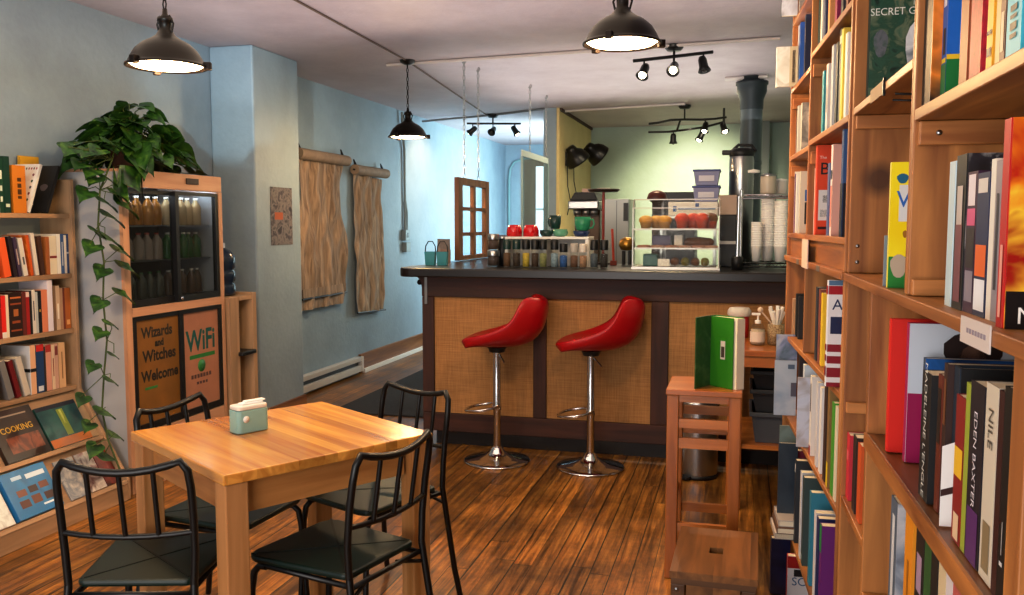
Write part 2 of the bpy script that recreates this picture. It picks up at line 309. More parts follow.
def weave():
    m = bpy.data.materials.new('woven_burlap'); m.use_nodes = True; nt = m.node_tree; p = nt.nodes['Principled BSDF']; L = nt.links.new
    tc = nt.nodes.new('ShaderNodeTexCoord'); 
    def band(scale):
        mp = nt.nodes.new('ShaderNodeMapping'); mp.inputs['Scale'].default_value = scale; L(tc.outputs['Object'], mp.inputs['Vector'])
        n = nt.nodes.new('ShaderNodeTexNoise'); n.inputs['Scale'].default_value = 1; n.inputs['Detail'].default_value = 3; L(mp.outputs[0], n.inputs['Vector']); return n.outputs['Fac']
    a, b, c = band((8,8,260)), band((260,8,8)), band((2.2,2.2,2.2))
    m1 = nt.nodes.new('ShaderNodeMath'); L(a, m1.inputs[0]); L(b, m1.inputs[1])
    m2 = nt.nodes.new('ShaderNodeMath'); L(m1.outputs[0], m2.inputs[0]); L(c, m2.inputs[1])
    r = nt.nodes.new('ShaderNodeValToRGB'); r.color_ramp.elements[0].position = .34; r.color_ramp.elements[1].position = .70
    m3 = nt.nodes.new('ShaderNodeMath'); m3.operation = 'MULTIPLY'; m3.inputs[1].default_value = .34; L(m2.outputs[0], m3.inputs[0])
    r.color_ramp.elements[0].color = (*lin('#8a5e30'),1); r.color_ramp.elements[1].color = (*lin('#c4955a'),1); L(m3.outputs[0], r.inputs['Fac'])
    L(r.outputs['Color'], p.inputs['Base Color']); p.inputs['Roughness'].default_value = .8
    bp = nt.nodes.new('ShaderNodeBump'); bp.inputs['Strength'].default_value = .3; bp.inputs['Distance'].default_value = .004; L(m1.outputs[0], bp.inputs['Height']); L(bp.outputs['Normal'], p.inputs['Normal'])
    return m
WEAVE = weave()
for a, b in ((-1.835,-1.195),(-1.125,-.495),(-.405,.305)): ob('woven_panel', MB().box(a, b, BARY+.018, BARY+.03, .205, .94), WEAVE, bar)
ob('side_panel', MB().box(-1.905,-1.87,BARY+.05,6.7,.10,1.064), DARKWZ, bar)
ob('corner_bracket', MB().box(-1.885,-1.868,BARY-.010,BARY-.004,.89,1.06), mat('#8c8a88', .35, .8), bar, label='narrow grey metal corner bracket')
ob('curved_brace', MB().prism([(-1.905,.985),(-1.905,1.064),(-1.985+.03,1.064),(-1.93,1.05),(-1.912,1.025)], BARY, BARY+.03, ax=1), DARKWX, bar)
hk = thing('coat_hook', 'small dark round hook under the left end of the bar top', 'hook', (-1.945, 5.10, 1.03))
ob('hook_stem', MB().tube([(0,0,.034),(0,0,.0)], .006, 8), BLACK, hk); ob('hook_ball', MB().ball((0,0,-.012), .018), DARKBRONZE, hk)

# ------------------------------------------------------------------ red bucket bar stools
REDV = mat('#a10812', .36, name='red_vinyl', spec=.5, bump=.05, bscale=90)
def stool_seat():
    # each section: centre line point, rim point, half width - front lip, pan, then up the bucket back
    prof = [((-.205,.70),(-.180,.706),.115),((-.192,.727),(-.172,.730),.15),((-.13,.734),(-.125,.748),.183),((-.05,.728),(-.055,.770),.20),((.04,.726),(.02,.80),.21),((.12,.732),(.082,.83),.213),((.188,.752),(.118,.872),.212),((.226,.80),(.138,.918),.205),((.243,.868),(.152,.95),.19),((.254,.935),(.170,.972),.16),((.256,.966),(.21,.978),.12)]
    nv = 13; mb = MB(); top = []; bot = []
    for i, (c, r_, w) in enumerate(prof):
        q = prof[min(i+1,len(prof)-1)][0]; r = prof[max(i-1,0)][0]; tx, tz = q[0]-r[0], q[1]-r[1]; l = math.hypot(tx,tz); nx, nz = -tz/l, tx/l
        for j in range(nv):
            t = -1 + 2*j/(nv-1); e = abs(t)**2.6
            cx = c[0]*(1-e)+r_[0]*e; cz = c[1]*(1-e)+r_[1]*e
            th = .052*(1-.25*abs(t)**3)*(1 if 0 < i < len(prof)-1 else .45)
            top.append((cx, w*t*(1-.06*e), cz)); bot.append((cx-nx*th, w*t*(1-.10*e), cz-nz*th-.022*e*(1 if i < 7 else .3)))
    n = len(prof)
    def F(off, flip):
        for i in range(n-1):
            for j in range(nv-1):
                f = (off+i*nv+j, off+(i+1)*nv+j, off+(i+1)*nv+j+1, off+i*nv+j+1); yield f[::-1] if flip else f
    T = n*nv; fs = list(F(0,False)) + list(F(T,True))
    ring = [(i,0) for i in range(n)] + [(n-1,j) for j in range(1,nv)] + [(i,nv-1) for i in range(n-2,-1,-1)] + [(0,j) for j in range(nv-2,0,-1)]
    idx = [i*nv+j for i,j in ring]
    for k in range(len(idx)):
        a, b = idx[k], idx[(k+1)%len(idx)]; fs.append((a, b, T+b, T+a))
    return mb.add(top+bot, fs, 0, True)
def make_stool(label):
    t = thing('bar_stool', label, 'bar stool', (-1.36,4.80,0), R(4), 'red bar stools at the bar')
    ob('seat', stool_seat(), REDV, t, sub=1)
    ob('seat_plate', MB().lathe([(.0,.642),(.045,.644),(.05,.662),(.06,.672)], (0,0,0), 20), BLACKP, t)
    ob('column', MB().lathe([(.021,.05),(.021,.30),(.026,.305),(.026,.33),(.0225,.34),(.0225,.645)], n=20), CHROME, t)
    ob('base', MB().lathe([(.0,.001),(.192,.001),(.195,.006),(.19,.012),(.12,.022),(.07,.04),(.045,.06),(.032,.085),(.022,.09)], n=40), CHROME, t)
    pts = [(.02,0,.315)] + [(-.085+.10*math.cos(R(a)), .105*math.sin(R(a)), .315+.015*math.cos(R(a))) for a in range(35,326,18)] + [(.02,0,.33)]
    ob('footrest', MB().tube(pts, .008, 8), CHROME, t)
    ob('height_lever', MB().tube([(.02,-.02,.63),(.06,-.09,.60),(.065,-.11,.595)], .005, 6), CHROME, t)
    return t
st1 = make_stool('red bucket bar stool with chrome column, the left one at the bar')
dup(st1, (-.81,4.80,0), R(7), 'red bucket bar stool with chrome column, the right one at the bar')

# ------------------------------------------------------------------ cafe table
TOPWOOD = wood('#b87028', '#e6ac50', axis=0, scale=1.0, rough=.25, boards=24, coat=.6, c3='#7c3f12'); LEGWOOD = wood('#a06a35', '#c4905a', axis=2, rough=.42); RAILW = wood('#9d6330', '#c1894c', axis=0, rough=.42); RAILWY = wood('#9d6330', '#c1894c', axis=1, rough=.42)
TC = Vector((-1.3975, 2.428, 0)); TA = R(-32.2); TUW, TVW = .335, .345
tb = thing('cafe_table', 'square light wood cafe table with thick top and four black chairs around', 'table', TC, TA)
HT = .725
ob('tabletop', MB().box(-TUW,TUW,-TVW,TVW,HT-.03,HT), TOPWOOD, tb, bevel=.004)
for sx in (-1,1):
    for sy in (-1,1): ob('leg', MB().box(sx*(TUW-.04)-.033, sx*(TUW-.04)+.033, sy*(TVW-.04)-.033, sy*(TVW-.04)+.033, .001, HT-.031), LEGWOOD, tb, bevel=.004)
for s in (-1,1):
    ob('apron', MB().box(-TUW+.085,TUW-.085, s*(TVW-.05)-.012, s*(TVW-.05)+.012, HT-.125, HT-.031), RAILW, tb)
    ob('apron', MB().box(s*(TUW-.05)-.012, s*(TUW-.05)+.012, -TVW+.085, TVW-.085, HT-.125, HT-.031), RAILWY, tb)
nap = thing('napkin_dispenser', 'pale blue napkin dispenser with white napkins standing on the cafe table', 'napkin dispenser', (-1.505,2.418,HT+.001), R(62))
TINB = mat('#8fb4ae', .35, name='pale_blue_enamel')
bx = MB(); a_, b_ = .055, .033; rr = .016
sec = []
for cx, cy, s0 in ((a_-rr,b_-rr,0),(-a_+rr,b_-rr,90),(-a_+rr,-b_+rr,180),(a_-rr,-b_+rr,270)):
    for k in range(5): g = R(s0+22.5*k); sec.append((cx+rr*math.cos(g), cy+rr*math.sin(g)))
ob('case', bx.prism(sec, 0, .072), TINB, nap, bevel=.003)
ob('lid', MB().prism([(x*.97,y*.97) for x,y in sec], .0725, .086), mat('#dad3ca', .5), nap, bevel=.004)
ob('napkin', MB().box(-.03,.045,-.014,.014,.08,.092).box(-.015,.056,-.01,.012,.091,.097), WHITE, nap, bevel=.003)
ob('badge', MB().lathe([(.0,.001),(.011,.001),(.011,.0)], n=16), WHITE, nap, loc=(-.028,-.0335,.045), rot=(R(90),0,0))

# ------------------------------------------------------------------ black metal chairs with dark green seats
SEATG = mat('#08201a', .42, name='dark_green_seat', var=.3, vscale=8)
def make_chair(label):
    t = thing('dining_chair', label, 'chair', (0,0,0), 0, 'black metal chairs around the cafe table')
    # local +X is the way the chair faces
    q = [(-.175,-.155),(-.19,-.14),(-.19,.14),(-.175,.155),(.13,.182),(.16,.168),(.172,.135),(.172,-.135),(.16,-.168),(.13,-.182)]
    sb = MB().prism(q, .415, .435)
    ob('seat', sb, SEATG, t, bevel=.008)
    cr = MB(); cr.bar((-.17,-.14,.4345),(.155,.17,.4345),.006,.004).bar((-.17,.14,.4345),(.155,-.17,.4345),.006,.004)
    ob('seat_seam', cr, mat('#06110e', .5), t)
    # back hoop: rear legs run up into the wavy top rail
    def side(s): return [(-.205,s*.165,.43),(-.205,s*.17,.52),(-.215,s*.172,.62),(-.228,s*.172,.70),(-.236,s*.168,.745),(-.24,s*.15,.77)]
    def up(y): return .772 - .028*math.cos(y/.15*math.pi)*.5 - .012
    hoop = side(-1) + [(-.242-.018*(1-(y/.15)**2), y, .764-.018*(1-(y/.13)**2)) for y in (-.12,-.08,-.04,0,.04,.08,.12)] + side(1)[::-1]
    ob('back_hoop', MB().tube(hoop, .0105, 10), BLACK, t)
    low = [(-.212-.018*(1-(y/.17)**2), y, .575-.008*(1-(y/.17)**2)) for y in (-.17,-.12,-.06,0,.06,.12,.17)]
    ob('back_rail', MB().tube(low, .008, 8), BLACK, t)
    for y in (-.085,0,.085):
        ob('spindle', MB().tube([(-.242-.018*(1-(y/.15)**2),y,.764-.018*(1-(y/.13)**2)),(-.212-.018*(1-(y/.17)**2),y,.57)], .007, 8), BLACK, t)
    for s in (-1,1):
        ob('leg', MB().tube([(-.205,s*.165,.43),(-.215,s*.168,.36),(-.245,s*.185,.12),(-.265,s*.195,.0105)], .0105, 10), BLACK, t)
        ob('leg', MB().tube([(.11,s*.155,.40),(.135,s*.158,.398),(.152,s*.162,.38),(.16,s*.165,.33),(.178,s*.17,.0105)], .0105, 10), BLACK, t)
    ob('under_frame', MB().tube([(.11,.155,.402),(-.205,.15,.402),(-.205,-.15,.402),(.11,-.155,.402)], .009, 8).tube([(.02,-.16,.404),(.02,.16,.404)], .008, 8).tube([(-.21,.165,.37),(-.19,.06,.40)], .006, 6).tube([(-.21,-.165,.37),(-.19,-.06,.40)], .006, 6), BLACK, t)
    return t
ch = make_chair('black metal chair with dark green seat at the table, nearest the slanted bookcase')
ch.location = (-1.60,2.095,0); ch.rotation_euler.z = R(106)
dup(ch, (-1.645,2.53,0), R(-4), 'black metal chair at the table with its back to the drinks fridge')
dup(ch, (-1.155,2.285,0), R(165), 'black metal chair at the table nearest the open floor, back toward right')
dup(ch, (-1.268,2.80,0), R(246), 'black metal chair behind the table with its back to the bar')

# ------------------------------------------------------------------ drinks fridge
FX, FY0, FY1 = -2.98, 3.70, 4.56
f = thing('drinks_fridge', 'tall pale wood drinks fridge with glass doors above chalk signs', 'fridge', (0,0,0))
BIRCH = wood('#b98a66', '#cfa581', axis=1, rough=.5); BIRCHZ = wood('#b98a66', '#cfa581', axis=2, rough=.5); SIDEP = mat('#b9bcc0', .5, name='pale_grey_panel', var=.12, vscale=3)
XB = -3.415
ob('side_panel', MB().box(XB,FX-.02,FY0,FY0+.018,.002,1.64), SIDEP, f); ob('side_panel', MB().box(XB,FX-.02,FY1-.018,FY1,.002,1.64), SIDEP, f)
ob('back_panel', MB().box(XB,XB+.012,FY0+.019,FY1-.019,.002,1.64), mat('#2a2626',.6), f)
ob('top_panel', MB().box(XB,FX-.02,FY0,FY1,1.641,1.655), BIRCH, f)
ob('header', MB().box(FX-.02,FX,FY0,FY1,1.565,1.655), BIRCH, f, bevel=.004)
ob('front_stile', MB().box(FX-.02,FX,FY0,FY0+.045,.002,1.564), BIRCHZ, f); ob('front_stile', MB().box(FX-.02,FX,FY1-.03,FY1,.002,1.564), BIRCHZ, f)
ob('mid_rail', MB().box(FX-.02,FX+.002,FY0+.046,FY1-.031,.908,.952), BIRCH, f)
ob('thermometer_display', MB().box(FX,FX+.006,4.22,4.33,1.60,1.632), mat('#2a0a08',.3), f)
Ya, Yb = FY0+.05, FY1-.035; Ym = (Ya+Yb)/2+.01
def frame(y0,y1,z0,z1,w,x0=FX-.028,x1=FX-.004):
    return MB().box(x0,x1,y0,y0+w,z0,z1).box(x0,x1,y1-w,y1,z0,z1).box(x0,x1,y0+w,y1-w,z0,z0+w*1.2).box(x0,x1,y0+w,y1-w,z1-w*.7,z1)
for (a,b,o_) in ((Ya,Ym+.02,-.012),(Ym-.02,Yb,0)):
    dd = ob('glass_door', frame(a,b,.955,1.557,.028,FX-.028+o_*2,FX-.004+o_*2), BLACKP, f)
    ob('pane', MB().box(FX-.018+o_*2,FX-.014+o_*2,a+.028,b-.028,.989,1.537), FRIDGEGLASS, dd)
ob('door_lock', MB().lathe([(.0,.004),(.009,.004),(.009,0)], n=12), CHROME, f, loc=(FX-.002,Ym+.01,.972), rot=(0,R(90),0))
ob('shelf', MB().box(XB+.02,FX-.07,FY0+.025,FY1-.025,1.365,1.372), STEEL, f); ob('shelf', MB().box(XB+.02,FX-.07,FY0+.025,FY1-.025,1.18,1.187), STEEL, f); ob('shelf', MB().box(XB+.02,FX-.07,FY0+.025,FY1-.025,0.975,0.982), STEEL, f)
ob('light_strip', MB().box(FX-.12,FX-.09,FY0+.05,FY1-.05,1.545,1.56), mat('#e8f4ff',.4,emit=17,name='cool_tube_light'), f)
# lower doors: painted boards with lettering
db = ob('sign_door', frame(Ya,Ym+.02,.305,.904,.03), BLACKP, f); OCH = mat('#8a5a1e', .6, var=.25, vscale=5, name='ochre_board'); ob('sign_board', MB().box(FX-.022,FX-.012,Ya+.03,Ym-.01,.34,.885), OCH, db)
dc = ob('sign_door', frame(Ym-.02,Yb,.305,.904,.03,FX-.024,FX), BLACKP, f); PNK = mat('#b07a5c', .6, var=.15, vscale=5, name='pinkish_board'); ob('sign_board', MB().box(FX-.016,FX-.008,Ym+.01,Yb-.03,.34,.885), PNK, dc)
ob('base_panel', MB().box(FX-.02,FX,Ya,Yb,.002,.30), BIRCH, f)
ob('door_lock', MB().lathe([(.0,.004),(.008,.004),(.008,0)], n=12), CHROME, f, loc=(FX+.001,Ym+.02,.322), rot=(0,R(90),0))
INKB = mat('#231c14', .6); TEAL = mat('#12564f', .5); GRN = mat('#2f7d3a', .5)
RF = (R(90),0,R(90))
cy = (Ya+.03+Ym-.01)/2
for s_, z, sz in (('Wizards',.812,.078),('and',.752,.052),('Witches',.687,.084),('Welcome',.583,.080)):
    text('lettering', s_, sz, INKB, db, (FX-.0115,cy+(.005 if s_!='Wizards' else -.01),z), RF, sx=.95, bold=.0028)
ob('painted_line', MB().box(FX-.0118,FX-.0112,cy-.12,cy-.02,.515,.528), GRN, db)
cy2 = (Ym+.01+Yb-.03)/2
text('lettering', 'WiFi', .165, TEAL, dc, (FX-.0075,cy2+.0,.715), RF, sx=.85, bold=.004)
ob('painted_line', MB().box(FX-.0078,FX-.0072,cy2-.11,cy2+.13,.618,.640), GRN, dc); ob('painted_dot', MB().lathe([(.0,.0006),(.036,.0006),(.036,0)], n=20), GRN, dc, loc=(FX-.0078,cy2,.572), rot=(0,R(90),0))
mk = MB()
for k in range(7): mk.box(FX-.0078,FX-.0072,cy2-.10+.028*k,cy2-.080+.028*k,.505,.527)
for k in range(4): mk.box(FX-.0078,FX-.0072,cy2-.05+.028*k,cy2-.032+.028*k,.468,.483)
ob('ink_marks', mk, mat('#5a3c38',.6), dc)
# bottles in the fridge, individual
def bottle(name, label, r, h, m, capm, group, neck=.35):
    t = thing(name, label, 'bottle', (0,0,0), 0, group)
    ob('body', MB().lathe([(.0,.0),(r*.95,.0),(r,.006),(r,h*(1-neck)),(r*.8,h*(1-neck*.7)),(r*.4,h*(1-neck*.35)),(r*.38,h*.95)], n=12), m, t)
    ob('cap', MB().lathe([(r*.42,h*.93),(r*.44,h),(.0,h)], n=10), capm, t)
    return t
AMB = mat('#a06a2a', .15, name='amber_bottle', spec=.6); BROWNB = mat('#5a4636', .2); GRB = mat('#1f5a24', .2); CLR = mat('#8d8076', .2); REDC = mat('#8c1f1a', .4); WCAP = mat('#d8d4cc', .4); PALEB = mat('#b9a27c', .2); GREYC = mat('#4d5148', .3, .4)
rows = [(1.373,.155,.031,9,[(AMB,WCAP,'amber'),(PALEB,WCAP,'pale golden')]),(1.188,.145,.03,9,[(CLR,REDC,'rosy clear'),(GRB,WCAP,'green')]),(.983,.14,.028,10,[(GREYC,GRB,'grey green'),(BROWNB,WCAP,'brown')])]
nth = ['first','second','third','fourth','fifth','sixth','seventh','eighth','ninth','tenth']; lv = ['top','middle','bottom']
for li,(z,h,r,n,ms) in enumerate(rows):
    for side in (0,1):
        m1, m2, nm = ms[side]; y0 = (Ya+.05, Ym+.05)[side]; y1 = (Ym-.03, Yb-.06)[side]; cnt = 5; src = None
        for k in range(cnt):
            lab = f'{nm} bottle on the fridge {lv[li]} shelf, {nth[k]} from left behind {("left","right")[side]} door'
            if src is None: src = bottle('bottle', lab, r, h, m1, m2, 'bottles in the drinks fridge'); o = src; o.location = (FX-.115,y0,z)
            else: o = dup(src, (FX-.115+random.uniform(-.01,.01), y0+(y1-y0)*k/(cnt-1), z), 0, lab)
# narrow cupboard beside the fridge
nb = thing('bottle_opener_cabinet', 'narrow open pale wood cabinet beside the fridge with metal bottle opener', 'cabinet', (0,0,0))
n0,n1 = FY1+.02, FY1+.30
xf = FX+.02
ob('side_board', MB().box(XB+.02,xf,n0,n0+.10,.002,.94), PALE, nb, bevel=.003); ob('side_board', MB().box(XB+.02,xf+.01,n1-.045,n1,.002,.955), PALE, nb, bevel=.003)
ob('top_board', MB().box(XB+.02,xf+.005,n0+.101,n1-.046,.915,.94), PALEY, nb); ob('back_board', MB().box(xf-.14,xf-.12,n0+.101,n1-.046,.002,.93), mat('#9a7656',.6), nb)
ob('dark_recess_sheet', MB().box(xf-.119,xf-.115,n0+.105,n1-.05,.72,.93), mat('#3a2417',.6), nb)  # dark sheet over the back board; the opening's dark inside is painted
ob('bottle_opener', MB().lathe([(.0,.03),(.02,.03),(.034,.0),(.0,.0)], n=16), CHROME, nb, loc=(xf-.08,n0+.17,.80)); ob('cap_catcher', MB().box(xf-.10,xf+.03,n0+.08,n1-.04,.575,.60), BLACKP, nb, bevel=.006)
# jug and bottle on that cupboard
jg = thing('water_jug', 'dark blue ridged water jug standing behind the fridge corner', 'jug', (-3.10,4.705,.944))
JB = mat('#1d2b40', .2, name='dark_blue_plastic')
ob('body', MB().lathe([(.0,.0),(.085,.0),(.09,.02),(.09,.06),(.078,.075),(.09,.09),(.09,.14),(.078,.155),(.09,.17),(.09,.24),(.06,.275),(.03,.29)], n=24), JB, jg); ob('cap', MB().lathe([(.032,.29),(.032,.32),(.0,.32)], n=16), mat('#b9c4d0',.4), jg)
sb_ = bottle('sauce_bottle', 'yellow and red topped bottle standing just behind the fridge', .03, .3, mat('#8a7a1c',.3), REDC, None); sb_.location = (-3.22,4.71,.942); sb_['category'] = 'bottle'
# ------------------------------------------------------------------ pothos on the fridge
LEAF = art(['#0c2209','#1a3e12','#2f5a1b','#5a7c2c'], 18, 3.0, .4)
STEMG = mat('#4a5a28', .6, name='vine_stem')
def leaf(mb, base, direction, size, droop=.35, roll=0.0, up=(0,0,1)):
    d = Vector(direction).normalized(); u = Vector(up); s = d.cross(u)
    if s.length < .1: s = Vector((1,0,0))
    s.normalize(); n = s.cross(d).normalized()
    rot = Matrix.Rotation(roll, 3, d); s = rot @ s; n = rot @ n
    out = [(-.12,.18),(-.05,.38),(.10,.50),(.28,.53),(.50,.46),(.72,.30),(.90,.12),(1.04,0)]
    vs = []; B = Vector(base)
    mid = [B + d*(t*size) - Vector((0,0,1))*(droop*size*max(0,t)**2) - n*(.05*size) for t in (0,.0,.14,.32,.54,.76,.93,1.04)]
    for i,(t,w) in enumerate(out):
        c = B + d*(t*size) - Vector((0,0,1))*(droop*size*max(0,t)**2)
        vs += [c - s*(w*size) + n*(.05*size), mid[i], c + s*(w*size) + n*(.05*size)]
    fs = []
    for i in range(len(out)-1):
        a = i*3; b = a+3; fs += [(a,a+1,b+1,b),(a+1,a+2,b+2,b+1)]
    mb.add(vs, fs, 0, True)
pt = thing('potted_pothos', 'bushy green pothos plant on top of the fridge with a long trailing vine', 'plant', (-3.15,3.99,1.656))
ob('pot', MB().lathe([(.0,.0),(.085,.0),(.11,.13),(.115,.135),(.105,.14),(.095,.12),(.0,.12)], n=24), mat('#6b4a3a', .6), pt)
fm = MB(); stm = MB(); rnd = random.Random(11)
o0 = pt.location
for k in range(150):
    a = rnd.uniform(0, 2*math.pi); rad = rnd.uniform(.02,1)**.6
    ex = .17*math.cos(a)*rad; ey = .36*math.sin(a)*rad; ez = .05 + .27*(1-rad**1.6)*rnd.uniform(.6,1.1) + rnd.uniform(-.02,.05)
    ex = max(-.2, ex)
    tip = Vector((ex+.03, ey, ez)); base = Vector((0,0,.12))
    if k % 2 == 0: stm.tube([base, (base+tip)/2+Vector((0,0,.06)), tip], .003, 5)
    d = Vector((math.cos(a)*.7+rnd.uniform(-.3,.5), math.sin(a)*.9+rnd.uniform(-.4,.4), rnd.uniform(-.5,.3)))
    leaf(fm, tip, d, rnd.uniform(.085,.14), .45, rnd.uniform(-.6,.6))
for (y,z,dy,dz,s) in ((.02,.33,.3,.15,.10),(-.12,.27,-.5,.3,.09),(.30,.1,.6,-.2,.09),(-.30,.12,-.8,-.1,.11),(-.36,.10,-.6,-.3,.11),(-.46,.11,-.9,-.1,.12),(.40,.05,.5,-.5,.10),(.50,.03,.7,-.4,.10),(.54,-.04,.3,-.9,.09)):
    leaf(fm, (.05,y,z), (.3,dy,dz), s, .3); stm.tube([(0,0,.12),(.03,y*.6,z*.8+.05),(.05,y,z)], .003, 5)
# trailing vine down the fridge's left side, to the floor
vine = [at(112,160,X=-3.02), at(100,190,X=-2.99), at(98,225,X=-3.0), at(104,262,X=-3.0), at(103,300,X=-3.0), at(107,340,X=-3.0), at(104,375,X=-3.0), at(102,410,X=-2.98), at(108,440,X=-2.94), at(120,470,X=-2.90)]
vine = [v - Vector(o0) for v in vine]
stm.tube([(.0,-.05,.12),(.08,-.2,.14)] + vine, .0045, 6)
lv_ = [(84,150,-1,.10),(90,168,-1,.12),(106,177,1,.10),(127,183,1,.13),(84,190,-1,.12),(104,200,1,.11),(123,204,1,.13),(108,214,1,.13),(96,229,1,.09),(105,236,1,.14),(90,244,-1,.12),(119,249,1,.12),(100,268,-1,.11),(124,265,1,.13),(121,292,1,.12),(97,300,-1,.11),(98,331,-1,.10),(110,322,1,.08),(114,353,1,.06),(90,364,-1,.09),(110,378,1,.08),(102,410,1,.11),(80,397,-1,.09),(86,424,-1,.09),(114,433,1,.09),(68,147,-1,.11),(78,162,-1,.11),(96,148,-1,.12),(110,142,1,.12),(92,176,-1,.11),(116,192,1,.11),(86,158,1,.10),(92,446,-1,.10),(104,455,1,.11),(135,472,1,.08)]
for i,(px,py,sd,s) in enumerate(lv_):
    p = at(px, py, X=-2.96) - Vector(o0)
    i2 = min(range(len(vine)), key=lambda j: abs(vine[j].z - p.z)); st_ = vine[i2]
    stm.tube([st_, (st_+p)/2 + Vector((.02,0,.015)), p], .0022, 5)
    leaf(fm, p - Vector((0,sd*.035,0)), (.25, sd*.9, -.15+.2*rnd.random()), s*.86, .5, sd*.45)
def clear_of_fridge(v):
    x, y, z = v[0]+o0.x, v[1]+o0.y, v[2]+o0.z
    if y > FY0-.03 and y < FY1+.04 and x < FX+.07:
        if z > 1.50: z = max(z, 1.668)
        elif x < FX-.015: y = min(y, FY0-.004)
        else: x = max(x, FX+.02)
    return (x-o0.x, y-o0.y, z-o0.z)
fm.v = [clear_of_fridge(v) for v in fm.v]; stm.v = [clear_of_fridge(v) for v in stm.v]
ob('foliage', fm, LEAF, pt); ob('stem', stm, STEMG, pt)

# ------------------------------------------------------------------ wall items
po = thing('small_poster', 'small weathered printed poster on the blue pillar', 'poster', (0,0,0))
ob('sheet', MB().box(-3.098,-3.096,5.31,5.60,1.235,1.632), art(['#2e282c','#5a5456','#7a7472','#433c42','#1e1a20'], 16, 5.0, .7), po)
ob('printed_block', MB().box(-3.0958,-3.0952,5.36,5.47,1.41,1.46), mat('#a0562e',.7), po)
LINEN = None
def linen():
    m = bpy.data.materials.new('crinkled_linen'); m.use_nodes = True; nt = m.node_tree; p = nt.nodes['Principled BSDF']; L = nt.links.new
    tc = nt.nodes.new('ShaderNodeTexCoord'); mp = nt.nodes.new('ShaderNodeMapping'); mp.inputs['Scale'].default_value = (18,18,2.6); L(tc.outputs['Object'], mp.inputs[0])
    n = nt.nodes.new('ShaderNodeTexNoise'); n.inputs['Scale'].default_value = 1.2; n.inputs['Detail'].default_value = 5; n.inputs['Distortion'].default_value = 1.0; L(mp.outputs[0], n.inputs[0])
    r = nt.nodes.new('ShaderNodeValToRGB'); r.color_ramp.elements[0].position = .35; r.color_ramp.elements[1].position = .65; r.color_ramp.elements[0].color = (*lin('#84705c'),1); r.color_ramp.elements[1].color = (*lin('#bca68e'),1)  # light and dark streaks of the wrinkles painted into the cloth colour
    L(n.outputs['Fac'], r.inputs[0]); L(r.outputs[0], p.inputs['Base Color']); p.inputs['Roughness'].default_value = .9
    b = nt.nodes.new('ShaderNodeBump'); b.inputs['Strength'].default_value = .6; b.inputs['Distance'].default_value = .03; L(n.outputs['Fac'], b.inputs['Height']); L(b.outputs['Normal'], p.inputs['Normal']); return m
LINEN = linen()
def blind(label, y0, y1, zt, zb, lip):
    t = thing('fabric_blind', label, 'blind', (0,0,0))
    ob('roll', MB().tube([(WX+.06,y0-.03,zt),(WX+.06,y1+.04,zt)], .045, 16), mat('#9c8872',.75,var=.15,vscale=20,bump=.2,bscale=80), t)
    ob('rod', MB().tube([(WX+.06,y0-.05,zt),(WX+.06,y1+.06,zt)], .008, 8), BLACK, t)
    mb = MB(); ny, nz = 48, 60; rn = random.Random(int(y0*10)); ph = [rn.uniform(0,6) for _ in range(6)]
    vs = []
    for j in range(nz+1):
        v = j/nz; z = zt - .03 + (zb - zt + .03)*v
        for i in range(ny+1):
            u = i/ny; wv = .012*math.sin(u*17+ph[0]+2.2*math.sin(v*5+ph[1])) + .008*math.sin(u*34+v*8+ph[2]+1.5*math.sin(v*13)) + .004*math.sin(v*29+u*12+ph[3])
            y = y0 + (y1-y0)*u*(1 + .05*math.sin(v*9+ph[4])*u) 
            vs.append((WX+.035+wv+.01*v, y, z - .03*u*(0 if lip else 1)))
    fs = [(j*(ny+1)+i, j*(ny+1)+i+1, (j+1)*(ny+1)+i+1, (j+1)*(ny+1)+i) for j in range(nz) for i in range(ny)]
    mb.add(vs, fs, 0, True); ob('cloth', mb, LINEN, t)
    ob('bottom_batten', MB().tube([(WX+.055,y0,zb+(.09 if lip else .0)),(WX+.055,y1,zb+(.09 if lip else -.03))], .007, 8), BLACK, t)
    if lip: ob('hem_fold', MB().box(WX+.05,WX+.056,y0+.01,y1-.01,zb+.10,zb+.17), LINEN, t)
    for y in (y0+.02, y1-.02): ob('hanging_loop', MB().tube([(WX+.05,y-.02,zt+.03),(WX+.03,y,zt+.09),(WX+.05,y+.02,zt+.03)], .006, 6), BLACK, t)
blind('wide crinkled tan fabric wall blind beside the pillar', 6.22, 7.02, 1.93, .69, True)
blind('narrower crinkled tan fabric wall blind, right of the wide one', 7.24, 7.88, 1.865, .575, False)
ht = thing('baseboard_heater', 'long white baseboard heater under the fabric blinds', 'heater', (0,0,0))
HW = mat('#c9c4bf', .4); ob('casing', MB().box(WX+.002,WX+.06,6.0,7.34,.03,.085).box(WX+.002,WX+.06,6.0,7.34,.125,.165).box(WX+.002,WX+.02,6.0,7.34,.085,.125).box(WX+.002,WX+.065,7.3,7.34,.03,.165), HW, ht, bevel=.003)
ob('grille_slot', MB().box(WX+.021,WX+.03,6.01,7.29,.086,.124), BLACK, ht)
ol = thing('wall_outlet', 'pair of grey outlet boxes at the end of a wall conduit', 'outlet', (0,0,0))
GB = mat('#7f8a8c', .45); ob('box', MB().box(WX+.002,WX+.05,8.44,8.56,1.21,1.32), GB, ol, bevel=.004); ob('box', MB().box(WX+.002,WX+.05,8.46,8.58,1.09,1.19), GB, ol, bevel=.004)
ob('socket', MB().box(WX+.0505,WX+.053,8.475,8.525,1.24,1.29), BLACK, ol)
